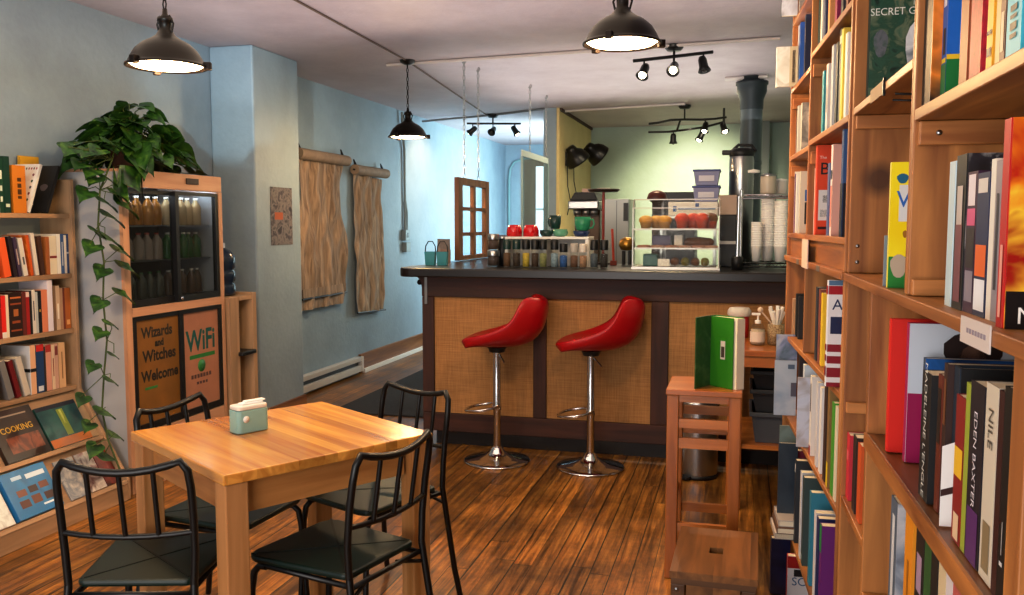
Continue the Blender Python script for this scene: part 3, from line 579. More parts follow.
ob('conduit', MB().tube([(WX+.02,8.5,1.32),(WX+.02,8.5,2.15),(WX+.03,8.44,2.28),(WX+.03,8.42,CEIL-.02)], .014, 8).tube([(WX+.02,8.55,1.3),(WX+.02,8.56,1.5),(WX+.02,8.52,1.62)], .01, 8), GB, ol)
mt = tag(ob('floor_mat', MB().box(-2.9,-2.15,5.75,8.4,.001,.012), mat('#2c2c30', .9, bump=.4, bscale=150, var=.3, vscale=40, name='grey_mat'), bevel=.004), 'dark grey mat on the floor left of the bar', 'mat')

# ------------------------------------------------------------------ hanging window sash and glass panel over the counter
SASHW = wood('#6b3f24', '#9a6740', axis=2, rough=.5)
def chain(name, label, x, y, z0, z1, group):
    mb = MB(); n = int((z1-z0)/.034)
    for k in range(n):
        z = z0 + (k+.5)*(z1-z0)/n; a = R(90) if k % 2 else 0
        mb.tube([(x+.008*math.cos(t)*math.cos(a), y+.008*math.cos(t)*math.sin(a), z+.021*math.sin(t)) for t in [i*math.pi/4 for i in range(8)]], .0028, 5, closed=True)
    mb.tube([(x,y,z1+.02),(x+.015,y,z1-.005),(x,y,z1-.03),(x-.012,y,z1-.01)], .004, 6)
    t = ob(name, mb, STEEL); return tag(t, label, 'chain', group)
sw = thing('hanging_window_sash', 'old brown wooden window sash hanging over the bar by chains', 'window sash', (0,0,0))
sx0, sx1 = -1.945, -1.91; Y0, Y1, Z0, Z1 = 5.78, 6.53, 1.125, 1.705
ob('stile', MB().box(sx0,sx1,Y0,Y0+.09,Z0,Z1), SASHW, sw, bevel=.004); ob('stile', MB().box(sx0,sx1,Y1-.09,Y1,Z0,Z1), SASHW, sw, bevel=.004)
ob('rail', MB().box(sx0,sx1,Y0+.091,Y1-.091,Z1-.05,Z1), SASHW, sw); ob('rail', MB().box(sx0,sx1,Y0+.091,Y1-.091,Z0,Z0+.03), SASHW, sw)
ob('muntin', MB().box(sx0+.004,sx1-.004,6.13,6.19,Z0+.031,Z1-.051), SASHW, sw)
for z in (1.295,1.475): ob('muntin', MB().box(sx0+.006,sx1-.006,Y0+.091,Y1-.091,z,z+.025), SASHW, sw)
ob('pane', MB().box(-1.929,-1.926,Y0+.05,Y1-.05,Z0+.02,Z1-.03), PANE, sw)
chain('chain', 'metal chain holding the near end of the brown hanging window sash', -1.928, 5.96, 1.705, CEIL-.012, 'chains for the hanging windows')
chain('chain', 'metal chain holding the far end of the brown hanging window sash', -1.928, 6.30, 1.705, CEIL-.012, 'chains for the hanging windows')
gp = thing('hanging_glass_panel', 'pale glass panel hanging behind the spice jars from thin chains', 'glass panel', (0,0,0))
gx = -1.745
ob('pane', MB().box(gx-.004,gx+.004,6.93,7.86,1.128,1.93), thin_glass('frosted_pane', '#cfdadc', .07, .05, .15), gp)
ob('top_rail', MB().box(gx-.006,gx+.006,6.90,7.88,1.93,1.98), mat('#b4c2c6', .5), gp); ob('edge_strip', MB().box(gx-.008,gx+.008,6.90,6.92,1.122,1.929), mat('#8ea8ae',.4), gp); ob('edge_strip', MB().box(gx-.008,gx+.008,7.865,7.88,1.122,1.929), mat('#8ea8ae',.4), gp)
chain('chain', 'thin chain at the near end of the pale hanging glass panel', gx, 7.18, 1.98, CEIL-.01, 'chains for the hanging windows')
chain('chain', 'thin chain at the far end of the pale hanging glass panel', gx, 7.80, 1.98, CEIL-.01, 'chains for the hanging windows')

# ------------------------------------------------------------------ lamps
BRONZE = mat('#130b06', .42, .5, name='aged_bronze'); GLOW = mat('#ffe6bd', .5, emit=11, name='warm_diffuser'); BULB = mat('#fff0cf', .4, emit=18, name='lamp_bulb')
def light(kind, loc, energy, col, size=.1, rot=None, spot=None, blend=.5):
    l = bpy.data.lights.new('scene_light', kind); l.energy = energy; l.color = col
    if kind == 'AREA': l.size = size
    else: l.shadow_soft_size = size
    if spot: l.spot_size = spot; l.spot_blend = blend
    o = bpy.data.objects.new('scene_light', l); C.objects.link(o); o.location = loc
    if rot: o.rotation_euler = rot
    return o
WARM = (1,.66,.34)
def pendant(label, x, y, rim, D=.275, energy=34):
    t = thing('pendant_lamp', label, 'pendant lamp', (x,y,rim), 0, 'bronze pendant lamps')
    r = D/2; k = D/.275
    prof = [(.012,.170),(.026,.168),(.028,.155),(.022,.150),(.021,.125),(.026,.118),(.034,.105),(.052,.092),(.082,.076),(.108,.052),(.124,.026),(.132,.008),(.1375,.0),(.143,-.002),(.143,-.008),(.134,-.008),(.128,.012),(.11,.036),(.085,.058),(.055,.08),(.0,.09)]
    ob('shade', MB().lathe([(a*k,b*k) for a,b in prof], n=36), BRONZE, t)
    ob('diffuser', MB().lathe([(.0,-.012),(.07,-.011),(.115,-.006),(.131,.004),(.10,.01),(.0,.01)], n=36), GLOW, t)
    for a in (R(20),R(140),R(260)): ob('shade_clip', MB().box(.132,.158,-.012,.012,-.016,.012), DARKBRONZE, t, rot=(0,0,a), bevel=.003)
    ob('socket_cap', MB().lathe([(.0,.20),(.008,.199),(.010,.18),(.018,.1705)], n=16).tube([(-.026,0,.115),(-.034,0,.145),(-.018,0,.175)], .004, 6).tube([(.026,0,.115),(.034,0,.145),(.018,0,.175)], .004, 6), DARKBRONZE, t)
    zc = CEIL - rim; mb = MB(); n = max(3, int((zc-.21)/.03))
    for q in range(n):
        z = .20 + (q+.5)*(zc-.225)/n; a = R(90)*(q%2)
        mb.tube([(.007*math.cos(u)*math.cos(a), .007*math.cos(u)*math.sin(a), z+.019*math.sin(u)) for u in [i*math.pi/3 for i in range(6)]], .003, 5, closed=True)
    ob('hanging_chain', mb, DARKBRONZE, t); ob('ceiling_rose', MB().lathe([(.0,zc-.035),(.02,zc-.033),(.05,zc-.018),(.055,zc-.001)], n=20), BLACK, t)
    light('POINT', (x,y,rim-.05), energy, WARM, .06)
pendant('bronze pendant lamp above the leafy plant and fridge', -2.035, 2.79, 1.955)
pendant('bronze pendant lamp hanging at left, far side beside the sash chains', -2.33, 5.90, 2.005)
pendant('bronze pendant lamp at top centre in front of the track lights', -.437, 3.21, 2.035)
def track(name, label, cx, cy, bars, heads, drop=.10):
    t = thing(name, label, 'track light', (0,0,0))
    ob('canopy', MB().lathe([(.0,-.04),(.045,-.038),(.06,-.02),(.06,-.001)], (cx,cy,CEIL), 20).tube([(cx,cy,CEIL-.03),(cx,cy,bars[0][0][2])], .008, 8), BLACK, t)
    for b in bars: ob('bar', MB().tube(b, .011, 8), BLACK, t)
    for (p, d, on, e) in heads:
        p = Vector(p); d = Vector(d).normalized(); c = p + Vector((0,0,-.07))
        m = MB().tube([p, p+Vector((0,0,-.035))], .006, 6)
        q = d.to_track_quat('Z','X').to_matrix()
        mm = MB().lathe([(.0,-.05),(.02,-.05),(.028,-.03),(.030,.02),(.043,.05),(.040,.052),(.026,.02),(.0,.018)], n=14)
        m.add([c + q @ Vector(v) for v in mm.v], mm.f, 0, True)
        h = ob('spot_head', m, BLACK, t)
        b = MB().ball((0,0,0), .024 if on else .02, 10); ob('bulb', b, BULB if on else mat('#3a3632',.2), h, loc=c + q @ Vector((0,0,.04)))
        if on and e: light('SPOT', c + d*.09, e, (1,.76,.46), .03, rot=d.to_track_quat('-Z','Y').to_euler(), spot=R(100), blend=.8)
q1, q2, q3 = at(633,61,Y=5.78), at(674,56.5,Y=5.85), at(713,52,Y=5.92); qa = q1.lerp(q3,.14); qb = q1.lerp(q3,.88)
track('track_light', 'three-head black track light on the ceiling above the bar stools', q2.x, q2.y, [[tuple(q1),tuple(q2),tuple(q3)]],
      [(tuple(qa),(-.2,-.6,-.8),True,30),(tuple(q2),(-.05,-.75,-.55),True,22),(tuple(qb),(.2,-.2,-.95),False,0)])
z = 2.44
track('track_light', 'three-head black track light at the bright far left of the room', -2.585, 8.98, [[(-2.85,8.9,z),(-2.585,8.98,z),(-2.3,9.06,z)]],
      [((-2.79,8.92,z),(-.8,.1,-.6),True,26),((-2.585,8.98,z),(-.1,-.8,-.5),False,0),((-2.36,9.04,z),(.5,.1,-.8),True,22)])
z = 2.40; z2 = 2.31
track('wavy_track_light', 'curved two-arm black track light in the yellow kitchen', -.575, 8.78,
      [[(-.575,8.78,z),(-.70,8.70,z-.01),(-.82,8.72,z-.03),(-.92,8.80,z-.03)], [(-.575,8.78,z),(-.42,8.84,z),(-.28,8.80,z),(-.18,8.70,z)], [(-.95,9.0,z2),(-.75,9.02,z2),(-.55,8.95,z2+.01),(-.38,8.86,z2+.02),(-.2,8.74,z2+.05)], [(-.62,8.8,z-.01),(-.66,8.95,z2)], [(-.2,8.72,z+.09),(-.2,8.73,z2-.02)]],
      [((-.70,9.02,z2),(0,.1,-1),False,0),((-.38,8.86,z),(-.15,-.35,-.9),True,35),((-.42,8.9,z2+.01),(-.4,-.2,-.9),True,25),((-.2,8.74,z-.02),(.3,-.3,-.9),True,30)])
# black cone wall lamps
for i,(px,py,Yd,lab) in enumerate(((576,157,9.0,'left'),(596,153,9.35,'right'))):
    p = at(px,py,Y=Yd); t = thing('cone_wall_lamp', f'black cone shade lamp on the ochre kitchen wall, {lab} one', 'wall lamp', p, 0, 'black cone lamps in the kitchen')
    d = (Vector((.45,.35,-.75)) if i == 0 else Vector((.62,.4,-.55))).normalized(); q = d.to_track_quat('Z','X').to_matrix()
    mm = MB().lathe([(.0,-.13),(.045,-.125),(.055,-.10),(.06,-.075),(.095,-.045),(.118,.0),(.126,.05),(.128,.065),(.115,.06),(.09,-.03),(.0,-.05)], n=20)
    mb = MB().add([q @ Vector(v) for v in mm.v], mm.f, 0, True); ob('shade', mb, BLACK, t)
    wx = -1.80 - p.x
    ob('arm', MB().tube([q @ Vector((0,0,-.12)), (wx*.6,.0,.0), (wx+.003,0,-.02)], .016, 8), BLACK, t)
    ob('bracket', MB().box(wx+.001,wx+.02,-.04,.04,-.09,.05), BLACK, t)
    ob('flex', MB().tube([(wx+.012,.02,-.08),(wx+.015,.03,-.3),(wx+.05,0,-.45),(wx+.012,.03,-.6)], .005, 5), BLACK, t)
# ------------------------------------------------------------------ books
def book(label, t, d, h, loc, yaw, spine, near=None, far=None, group=None, lean=0, soft=True, marks=(), ttl=None, extra=None, pitch=0, name='book', cat='book'):
    """spine faces local -Y, pages run to +Y, thickness along +X, height along +Z"""
    o = bpy.data.objects.new(name, None); C.objects.link(o); o.location = loc; o.rotation_euler = (pitch, lean, yaw); o.empty_display_size = .03
    tag(o, label, cat, group)
    b = min(.0022 if soft else .003, t*.2); c = MB(); e = .0008 if soft else .004
    smat = spine if not isinstance(spine, str) else mat(spine, .5)
    fm = near if near is not None else smat; fm = mat(fm, .5) if isinstance(fm, str) else fm
    bm_ = far if far is not None else smat; bm_ = mat(bm_, .5) if isinstance(bm_, str) else bm_
    c.box(b, t-b, -.0015 if not soft else 0, b, 0, h, 0)                 # spine
    c.box(0, b, .0, d, 0, h, 1); c.box(t-b, t, .0, d, 0, h, 2)           # boards (x=0 side, x=t side)
    ob('cover', c, [smat, bm_, fm], o)
    ob('pages', MB().box(b+.0003, t-b-.0003, b+.0004, d-e*1.5, e, h-e), PAGES, o)
    if marks:
        for (z0, z1, col, *w) in marks:
            ww = w[0] if w else 0.0; y = -.0024 if not soft else -.0006
            ob('spine_print', MB().quad((t*ww, y, z0*h), (t-t*ww, y, z0*h), (t-t*ww, y, z1*h), (t*ww, y, z1*h)), mat(col, .5), o)
    if ttl:
        for (txt, size, col, face, pos, sx) in ttl:
            y = -.0032 if not soft else -.0012
            if face == 'spine': text('title', txt, size, mat(col, .4), o, (t/2, y, pos*h), (R(90), R(90), 0), sx)
            elif face == 'spine_up': text('title', txt, size, mat(col, .4), o, (t/2, y, pos*h), (R(90), 0, 0), sx)
            elif face == 'near': text('title', txt, size, mat(col, .4), o, (t+.0008, pos[0]*d, pos[1]*h), (R(90), 0, R(90)), sx)
            elif face == 'far': text('title', txt, size, mat(col, .4), o, (-.0008, (1-pos[0])*d, pos[1]*h), (R(90), 0, R(-90)), sx)
    if extra:
        for (nm, face, y0, y1, z0, z1, col) in extra:                   # printed shapes on a cover
            if nm.split('_')[1] in ('figure','bush','spot','dog','bird','portrait','face'):
                x = t+.0007 if face == 'near' else -.0007; cy_, cz_ = (y0+y1)/2, (z0+z1)/2; pts = []
                for k in range(14):
                    a_ = 2*math.pi*k/14; yy = cy_ + (y1-y0)/2*math.cos(a_)*(1+.12*math.sin(3*a_)); zz_ = cz_ + (z1-z0)/2*math.sin(a_)
                    pts.append((x, (yy if face == 'near' else 1-yy)*d, zz_*h))
                ob(nm, MB().add(pts, [tuple(range(14))]), mat(col,.4) if isinstance(col,str) else col, o); continue
            x = t+.0006 if face == 'near' else -.0006
            m_ = mat(col, .35) if isinstance(col, str) else col
            if face == 'near': q = [(x,y0*d,z0*h),(x,y1*d,z0*h),(x,y1*d,z1*h),(x,y0*d,z1*h)]
            else: q = [(x,(1-y0)*d,z0*h),(x,(1-y1)*d,z0*h),(x,(1-y1)*d,z1*h),(x,(1-y0)*d,z1*h)]
            ob(nm, MB().quad(*q), m_, o)
    return o

# ------------------------------------------------------------------ left bookcase, slanted display below
SX = -3.23; BY1 = 3.65; BY0 = 2.75
LS = [1.43, 1.135, .86, .572]
lb = thing('slanted_bookcase', 'pale wood bookcase with a slanted display rack at its foot', 'bookcase', (0,0,0))
XBK = WX + .003
def endpanel(y): return MB().prism([(XBK,.002),(-2.95,.002),(-2.95,.10),(SX+.012,LS[3]-.02),(SX+.012,1.60),(XBK,1.60)], y, y+.022, ax=1)
ob('side_panel', endpanel(BY1-.022), PALE, lb, bevel=.003); ob('side_panel', endpanel(BY0), PALE, lb)
ob('back_panel', MB().box(XBK,XBK+.008,BY0+.023,BY1-.023,.002,1.60), mat('#9aa7a6',.6), lb)
for z in LS: ob('shelf', MB().box(XBK+.009,SX,BY0+.023,BY1-.023,z-.022,z), PALEY, lb, bevel=.002)
# slanted board with two ledges
def slope(s, off=0.0):          # s: 0 bottom .. 1 top of the sloping board
    a = Vector((-2.975, .07)); b = Vector((SX-.02, LS[3]-.03)); p = a.lerp(b, s); n = Vector((b.y-a.y, -(b.x-a.x))).normalized(); p = p + n*off
    return p
a0, a1 = slope(0), slope(1); b0, b1 = slope(0,-.015), slope(1,-.015)
ob('sloping_board', MB().prism([tuple(a0),tuple(a1),tuple(b1),tuple(b0)], BY0+.023, BY1-.023, ax=1), PALEY, lb)
for s in (.0, .47):
    q = [slope(s), slope(s,.035), slope(s+.04,.035), slope(s+.04,.0)]
    ob('ledge', MB().prism([tuple(p) for p in q], BY0+.023, BY1-.023, ax=1), PALEY, lb, bevel=.002)
ob('base_board', MB().box(-2.968,-2.95,BY0+.023,BY1-.023,.002,.085), PALEY, lb)
SLA = math.atan2((slope(1)-slope(0)).y, -(slope(1)-slope(0)).x)   # slope angle from the horizontal

def LB(row, xL, xR, yt, spine, look, near=None, inset=.012, t=None, h=None, d=.135, lean=0, yref=None, gap=.0006, **k):
    """book on a shelf of the left bookcase; the photo's left and right pixel of its spine give its place along the shelf"""
    z = LS[row] + .001; yref = yref or {0:190,1:250,2:305,3:365}[row]
    X = SX - inset
    ya = at(xL, yref, X=X).y; yb = min(at(xR, yref, X=X).y, BY1-.0235)
    hh = h or at(xL, yt, X=X).z - z
    hh = min(hh, (.30,.270,.249,.262)[row]); tt = t or max(.008, yb - ya - gap)
    if lean < 0: ya += hh*.5*math.sin(-lean)
    sh = {0:'top shelf',1:'second shelf',2:'third shelf',3:'fourth shelf'}[row]
    zz = z
    if lean > 0: zz = z + tt*math.sin(lean) + .0005
    return book(f'{look}, {sh} of left bookcase', tt, d, hh, (X, ya, zz), R(90), spine, near=None, far=near, lean=lean, group=f'books on the left bookcase {sh}', **k)
# NB for this bookcase local +X = world +Y (away): the x=0 side faces the camera
LB(0,-16,-8,160,'#20312a','black hardback')
LB(0,-8,-1,155,'#e6e2d6','cream spined book')
LB(0,-1,3.5,158,'#12402c','dark green book with white spine marks', marks=[(.2,.3,'#d8e0d0',.25),(.4,.5,'#d8e0d0',.25),(.62,.78,'#d8e0d0',.25)])
LB(0,3.5,10.5,156,'#0f3a2b','taller dark green hardback', soft=False, marks=[(.1,.16,'#c9d6c4',.2)])
LB(0,13,26,165,'#d08324','orange paperback with dark spine lettering', marks=[(.3,.36,'#5a3410',.35),(.39,.5,'#5a3410',.35),(.53,.62,'#5a3410',.35),(.66,.74,'#5a3410',.35)])
CKC = art(['#e9e4da','#efece6','#e4d9cc'], 8, 2.0)
ex = []
rn = random.Random(4)
for k in range(9): ex.append(('printed_spot','far',.08+.1*k,.13+.1*k,.88,.93,['#7c2a24','#4a3a33','#9a3b2c'][k%3]))
for k in range(5): ex.append(('printed_spot','far',.80,.88,.22+.13*k,.28+.13*k,['#3c5a3a','#7c3a44','#4a4a52'][k%3]))
ex += [('printed_spot','far',.10,.2,.08,.15,'#9a2a20'),('printed_spot','far',.25,.36,.08,.15,'#9a2a20')]
LB(0,27,30.5,166,'#e9e4da','white cookbook with small pictures leaning right', near=CKC, lean=R(21), t=.014, d=.145, h=.245, extra=ex)
LB(0,45,50,165,'#141314','black hardback leaning behind the white cookbook', near='#1b1a1b', lean=R(22), t=.016, d=.145, h=.245, soft=False, extra=[('printed_spot','far',.1,.4,.1,.2,'#d8d4ce'),('printed_spot','far',.5,.8,.45,.6,'#6b5f62')])
zt_ = at(50,158.5,X=SX-.17).z
book('yellow book standing upright behind the leaning cookbooks, top shelf of left bookcase', .013, .12, zt_-LS[0]-.001, (SX-.174, 3.50, LS[0]+.001), 0, '#d8a92c', group='books on the left bookcase top shelf')
R1 = [(-14,-6,236,'#2b2420','black paperback',{}),(-6,-3,236,'#c9a67c','tan paperback',{'near':'#d8bc96'}),(1,8,238,'#e2622a','bright orange paperback leaning left',{'lean':R(-9)}),(10.5,14,236,'#2a1c20','dark maroon paperback leaning left',{'lean':R(-9)}),(15.5,19,237,'#45344e','purple black paperback leaning left',{'lean':R(-9),'marks':[(.3,.7,'#b9a8a0',.3)]}),(20.5,25,238,'#d6d0c8','pale grey paperback leaning left',{'lean':R(-9),'marks':[(.3,.5,'#5a5a60',.3)]}),
 (28,31,235,'#c4591e','orange covered book with white square, leaning',{'lean':R(-7),'near':art(['#d9702a','#c25a1c','#e08a3c'],10,1.0),'extra':[('printed_square','far',.35,.75,.42,.62,'#efe9e0')]}),(33,36.5,233,'#ded6cb','thin white spined book leaning',{'lean':R(-7)}),(39,43,236,'#4a2a1c','brown paperback leaning',{'lean':R(-6)}),(46,49.5,237,'#b06a34','caramel paperback',{}),(49.5,56.5,236,'#e6dcc6','wide cream paperback with red band',{'marks':[(.42,.48,'#8c2a24')]}),(57,60.5,234,'#efece6','white narrow paperback',{}),(60.5,64,234,'#3c5f96','mid blue paperback',{'marks':[(.2,.8,'#d6dae0',.35)]}),(64,66.5,235,'#dcd8d0','off white thin paperback',{}),(66.5,71,234,'#27457c','navy blue paperback at the end',{'marks':[(.5,.54,'#b8c0d0')]})]
for a,b,yt,c,l,k in R1: LB(1,a,b,yt,c,l,**k)
R2 = [(-12,-5,295,'#5a2a24','brown red hardback',{}),(-5,1,294,'#8a1f1c','crimson paperback',{}),(1,5.5,296,'#d8261c','bright red paperback with white foot',{'marks':[(.0,.14,'#e2d8d0')]}),(5.5,8.5,295,'#e4d3bc','narrow cream paperback',{}),(8.5,22,293,'#2a1410','thick black hardback with orange emblem',{'soft':False,'marks':[(.12,.16,'#9a4a26',.1),(.3,.36,'#9a4a26',.2),(.46,.62,'#b06a34',.32),(.72,.76,'#9a4a26',.1),(.86,.9,'#c9773c',.1)]}),(22,26,293,'#6a2620','maroon paperback',{}),(26,29.5,292,'#a4201e','red paperback with pale tip',{'marks':[(.88,1,'#e0c8c0')]}),(29.5,32,291,'#1c1a1c','thin black paperback',{}),(32,35.5,290,'#d6d2cb','white paperback with grey print',{'marks':[(.3,.75,'#55565c',.35)]}),(35.5,38,292,'#b9c0c0','narrow grey paperback',{}),(38,41.5,291,'#14161c','black paperback with gold dot',{'marks':[(.5,.56,'#b89a4a',.3)]}),(41.5,47.5,290,'#d98a62','salmon pink paperback',{}),(47.5,53,278,'#e6e0ea','tall white hardback',{'near':'#dcd6e0','soft':False,'d':.165}),(53.5,56,286,'#8a6a4c','brown thin paperback',{}),(56,60,286,'#cdb79a','tan paperback with white print',{'marks':[(.25,.6,'#efe6d8',.3)]}),(60,63,288,'#b49070','light brown paperback',{}),(63,65,288,'#7a3424','rust thin paperback',{}),(65,70.5,288,'#b5682c','orange brown paperback at the end',{'marks':[(.1,.22,'#e0b070',.2)]})]
for a,b,yt,c,l,k in R2: LB(2,a,b,yt,c,l,**k)
R3 = [(-14,-6,352,'#40505c','slate blue hardback',{}),(-6,-2,352,'#8c2a20','red hardback',{'lean':R(0)}),(3,9,361,'#7d7a78','grey paperback leaning left',{'lean':R(-15)}),(12,16.5,361,'#6e1418','deep maroon paperback leaning left',{'lean':R(-15),'h':.185}),(19.5,25.5,357,'#c9c3b8','pale grey hardback leaning left',{'lean':R(-15),'near':'#bdb7ac','soft':False,'h':.19}),(30,36,346,'#e0b48e','large white book with a black elastic band',{'near':'#d4d6da','d':.165,'soft':False,'marks':[(.46,.53,'#1a1a1c')],'extra':[('elastic_band','far',0,1,.46,.53,'#1a1a1c')]}),(36.5,44,345,'#1d3f6e','blue paperback with red top',{'marks':[(.86,1,'#c0241e'),(.03,.14,'#d8dde4',.15)]}),(44,46,347,'#33261e','thin dark paperback',{}),(46,51.5,345,'#d8a08a','pink and red paperback',{'marks':[(.84,1,'#a8302a')]}),(52,55,345,'#e2cdb0','cream thin paperback',{'marks':[(.3,.7,'#a24a30',.35)]}),(55,58.5,344,'#cfa892','rose tan paperback',{'marks':[(.75,.95,'#8c3c34',.1)]}),(59,65.5,343,'#dcb88a','wide tan paperback at the end',{'marks':[(.2,.8,'#9a6a3a',.42)]})]
for a,b,yt,c,l,k in R3: LB(3,a,b,yt,c,l,**k)
# books lying on the sloping display board, their covers facing out
def on_slope(label, y0, w, h, t, s, cols, name='book', cat='book', roll=0.0, soft=True, ttl=(), extra=(), edge='#c9bfae'):
    p = slope(s, .001)
    o = bpy.data.objects.new(name, None); C.objects.link(o); o.location = (p.x, y0, p.y)
    # local x = along the shelf (+Y), local y = up the slope, local z = out of the board
    up = (slope(1)-slope(0)).normalized(); ux = Vector((0,1,0)); uy = Vector((up.x,0,up.y)); uz = ux.cross(uy)
    M_ = Matrix((ux,uy,uz)).transposed(); o.rotation_euler = (M_ @ Matrix.Rotation(roll,3,'Z')).to_euler(); o.empty_display_size = .03
    tag(o, label, cat, 'display books on the slanted rack')
    b = .0025; cm = cols if not isinstance(cols, str) else mat(cols, .25)
    ob('cover', MB().box(0,w,0,h,t-b,t).box(0,w,0,h,0,b).box(0,b,0,h,b,t-b), cm, o, bevel=.0008)
    ob('pages', MB().box(b+.0002,w-.002,.002,h-.002,b+.0002,t-b-.0002), PAGES, o)
    for (nm,x0,x1,y0_,y1_,col) in extra:
        ob(nm, MB().quad((x0*w,y0_*h,t+.0006),(x1*w,y0_*h,t+.0006),(x1*w,y1_*h,t+.0006),(x0*w,y1_*h,t+.0006)), mat(col,.3) if isinstance(col,str) else col, o)
    for (txt,size,col,x,y,sx) in ttl: text('title', txt, size, mat(col,.35), o, (x*w,y*h,t+.0014), (0,0,0), sx, bold=.0006)
    return o
DK = art(['#1a100c','#2a1810','#3a2216'], 6, 3.3)
on_slope('brown cookbook with yellow COOKING title on the upper display rack', 3.06, .25, .245, .022, .52, DK, ttl=[('COOKING',.040,'#c8a53a',.5,.60,.95)],
  extra=[('cover_picture',.18,.92,.14,.46,art(['#5a2a18','#8a4a2c','#3a1c10'],16,2.2)),('printed_line',.1,.85,.86,.89,'#9a8a78')])
on_slope('dark teal cover book with green bottle and orange foot, upper display rack', 3.325, .25, .215, .02, .52, art(['#0f3d40','#1c5a55','#12292e'],5,1.4),
  extra=[('cover_picture',.46,.62,.22,.86,'#8a9a32'),('printed_band',.0,1,.0,.2,'#c4742a'),('cover_picture',.52,.57,.5,.84,'#c8d06a'),('printed_band',.0,1,.9,1,'#1a1c2c')])
on_slope('cream backed book at the right end of the upper display rack', 3.578, .047, .20, .016, .52, '#b49a76')
on_slope('black and white book at the left edge, upper display rack', 2.79, .19, .22, .02, .52, art(['#d8cfc4','#5a3a2c','#201612'],9,7.2))
BLU = art(['#1668a0','#1d7ab4','#155a8c'], 5, 4.4)
ex = [('cover_picture',.15,.36,.20,.36,'#5a2a1c'),('cover_picture',.42,.62,.22,.40,'#6b3a22'),('cover_picture',.70,.9,.22,.38,'#4a2620'),('cover_picture',.18,.38,.44,.58,'#7a4630'),('cover_picture',.44,.63,.46,.60,'#3c2018'),('cover_picture',.68,.88,.48,.62,'#6e3c2a'),('printed_line',.5,.92,.76,.86,'#d8e6f0'),('printed_line',.2,.42,.8,.88,'#b4d2e6'),('printed_line',.6,.9,.13,.17,'#e6eef4')]
on_slope('large blue glossy book with brown food photos on the lower display rack', 2.975, .25, .218, .028, .055, BLU, extra=ex)
on_slope('white printed booklet left of the blue book, lower display rack', 2.79, .175, .20, .012, .055, art(['#d8d2c8','#e8e4dc','#9a8f94'],14,6.0))
on_slope('pale magazine right of the blue book, lower display rack', 3.29, .12, .20, .008, .055, art(['#c8c4bc','#8a8f98','#d8d2c8'],12,6.6), 'magazine', 'magazine')
on_slope('red and white magazine on the lower display rack', 3.425, .10, .20, .008, .055, art(['#a02a1c','#d8cfc4','#5a2018'],12,8.0), 'magazine', 'magazine')
on_slope('dark red narrow magazine near the end of the lower display rack', 3.53, .09, .18, .008, .055, art(['#5a1a14','#8c2c1c','#2c1410'],12,9.0), 'magazine', 'magazine')
# ------------------------------------------------------------------ things on the bar
BT = 1.119
def jar(label, loc, r, h, fill, lid, group='spice jars on the bar', frac=.62, lidh=.36):
    t = thing('spice_jar', label, 'jar', loc, 0, group)
    ob('glass', MB().lathe([(.0,.0),(r,.0),(r,h*(1-lidh)-.008),(r*.85,h*(1-lidh))], n=14), JARGLASS, t)
    ob('contents', MB().lathe([(.0,.004),(r*.88,.004),(r*.88,h*frac*.8),(.0,h*frac*.85)], n=12), fill, t)
    ob('lid', MB().lathe([(r*.98,h*(1-lidh)),(r*1.0,h*(1-lidh)+.004),(r*1.0,h-.004),(r*.9,h),(.0,h)], n=14), lid, t)
    return t
LIDB = mat('#0c0d0e', .4); LIDG = mat('#12302c', .35)
jars = [(507,'#6b4a2c',LIDG,'brown spice jar with dark green lid, first of the front jar row'),(516.5,'#3a2a1e',LIDG,'dark seed jar with green black lid, second of the front jar row'),(526,'#c9b23a',LIDB,'bright yellow spice jar in the front jar row'),(535,'#4a3424',LIDB,'dark brown spice jar right of the bright yellow one'),(543,'#8a8f5a',LIDB,'olive coloured spice jar left of the white stand leg'),(554.5,'#8fa6b4',LIDB,'pale blue grey jar in the front jar row'),(563.5,'#2f62a8',LIDB,'blue filled short jar beside the pale blue grey jar'),(574,'#7a5640',mat('#a8a49c',.35),'jar of brown sticks with grey lid, centre right of the jar row'),(583,'#b08a6a',mat('#c8c2b8',.35),'beige jar with pale lid beside the stick jar'),(594,'#55606a',LIDB,'grey spice jar, second from right end of the jar row'),(604,'#2c2622',LIDB,'nearly black spice jar at the right end of the jar row')]
for i,(px,c,l,lab) in enumerate(jars):
    p = at(px, 267, Y=5.12); h = .168 if px not in (563.5,574,583) else .145
    jar(lab, (p.x, 5.12, BT), .0245, h, mat(c,.7,var=.4,vscale=120), l)
p = at(493,266,Y=5.16)
jar('wide dark coffee jar with steel lid, lower of the two stacked jars', (p.x,5.17,BT), .04, .10, mat('#3a2a24',.7), STEEL, 'stacked jars', .8); jar('wide dark coffee jar with steel lid, upper of the two stacked jars', (p.x,5.17,BT+.101), .037, .10, mat('#4a352a',.7), STEEL, 'stacked jars', .8)
bj = thing('black_canister', 'black canister standing between stacked jars and spice jar row', 'canister', (at(500,266,Y=5.22).x+.01,5.24,BT)); ob('body', MB().lathe([(.0,.0),(.032,.0),(.032,.17),(.0,.172)], n=18), BLACKP, bj); ob('lid', MB().lathe([(.034,.172),(.034,.19),(.0,.192)], n=18), STEEL, bj)
ws = thing('white_stand', 'white bench-like stand behind the spice jars carrying cups and mugs', 'stand', (0,0,0))
xa, xb = at(507,240,Y=5.25).x, at(590,240,Y=5.25).x; zt = BT+.183
ob('top', MB().box(xa,xb,5.20,5.40,zt-.014,zt), WHITE, ws, bevel=.002); ob('back', MB().box(xa,xb,5.385,5.40,BT,zt-.015), WHITE, ws)
for x in (xa, (xa+xb)/2-.02, xb-.02): ob('leg', MB().box(x,x+.02,5.20,5.384,BT,zt-.015), WHITE, ws)
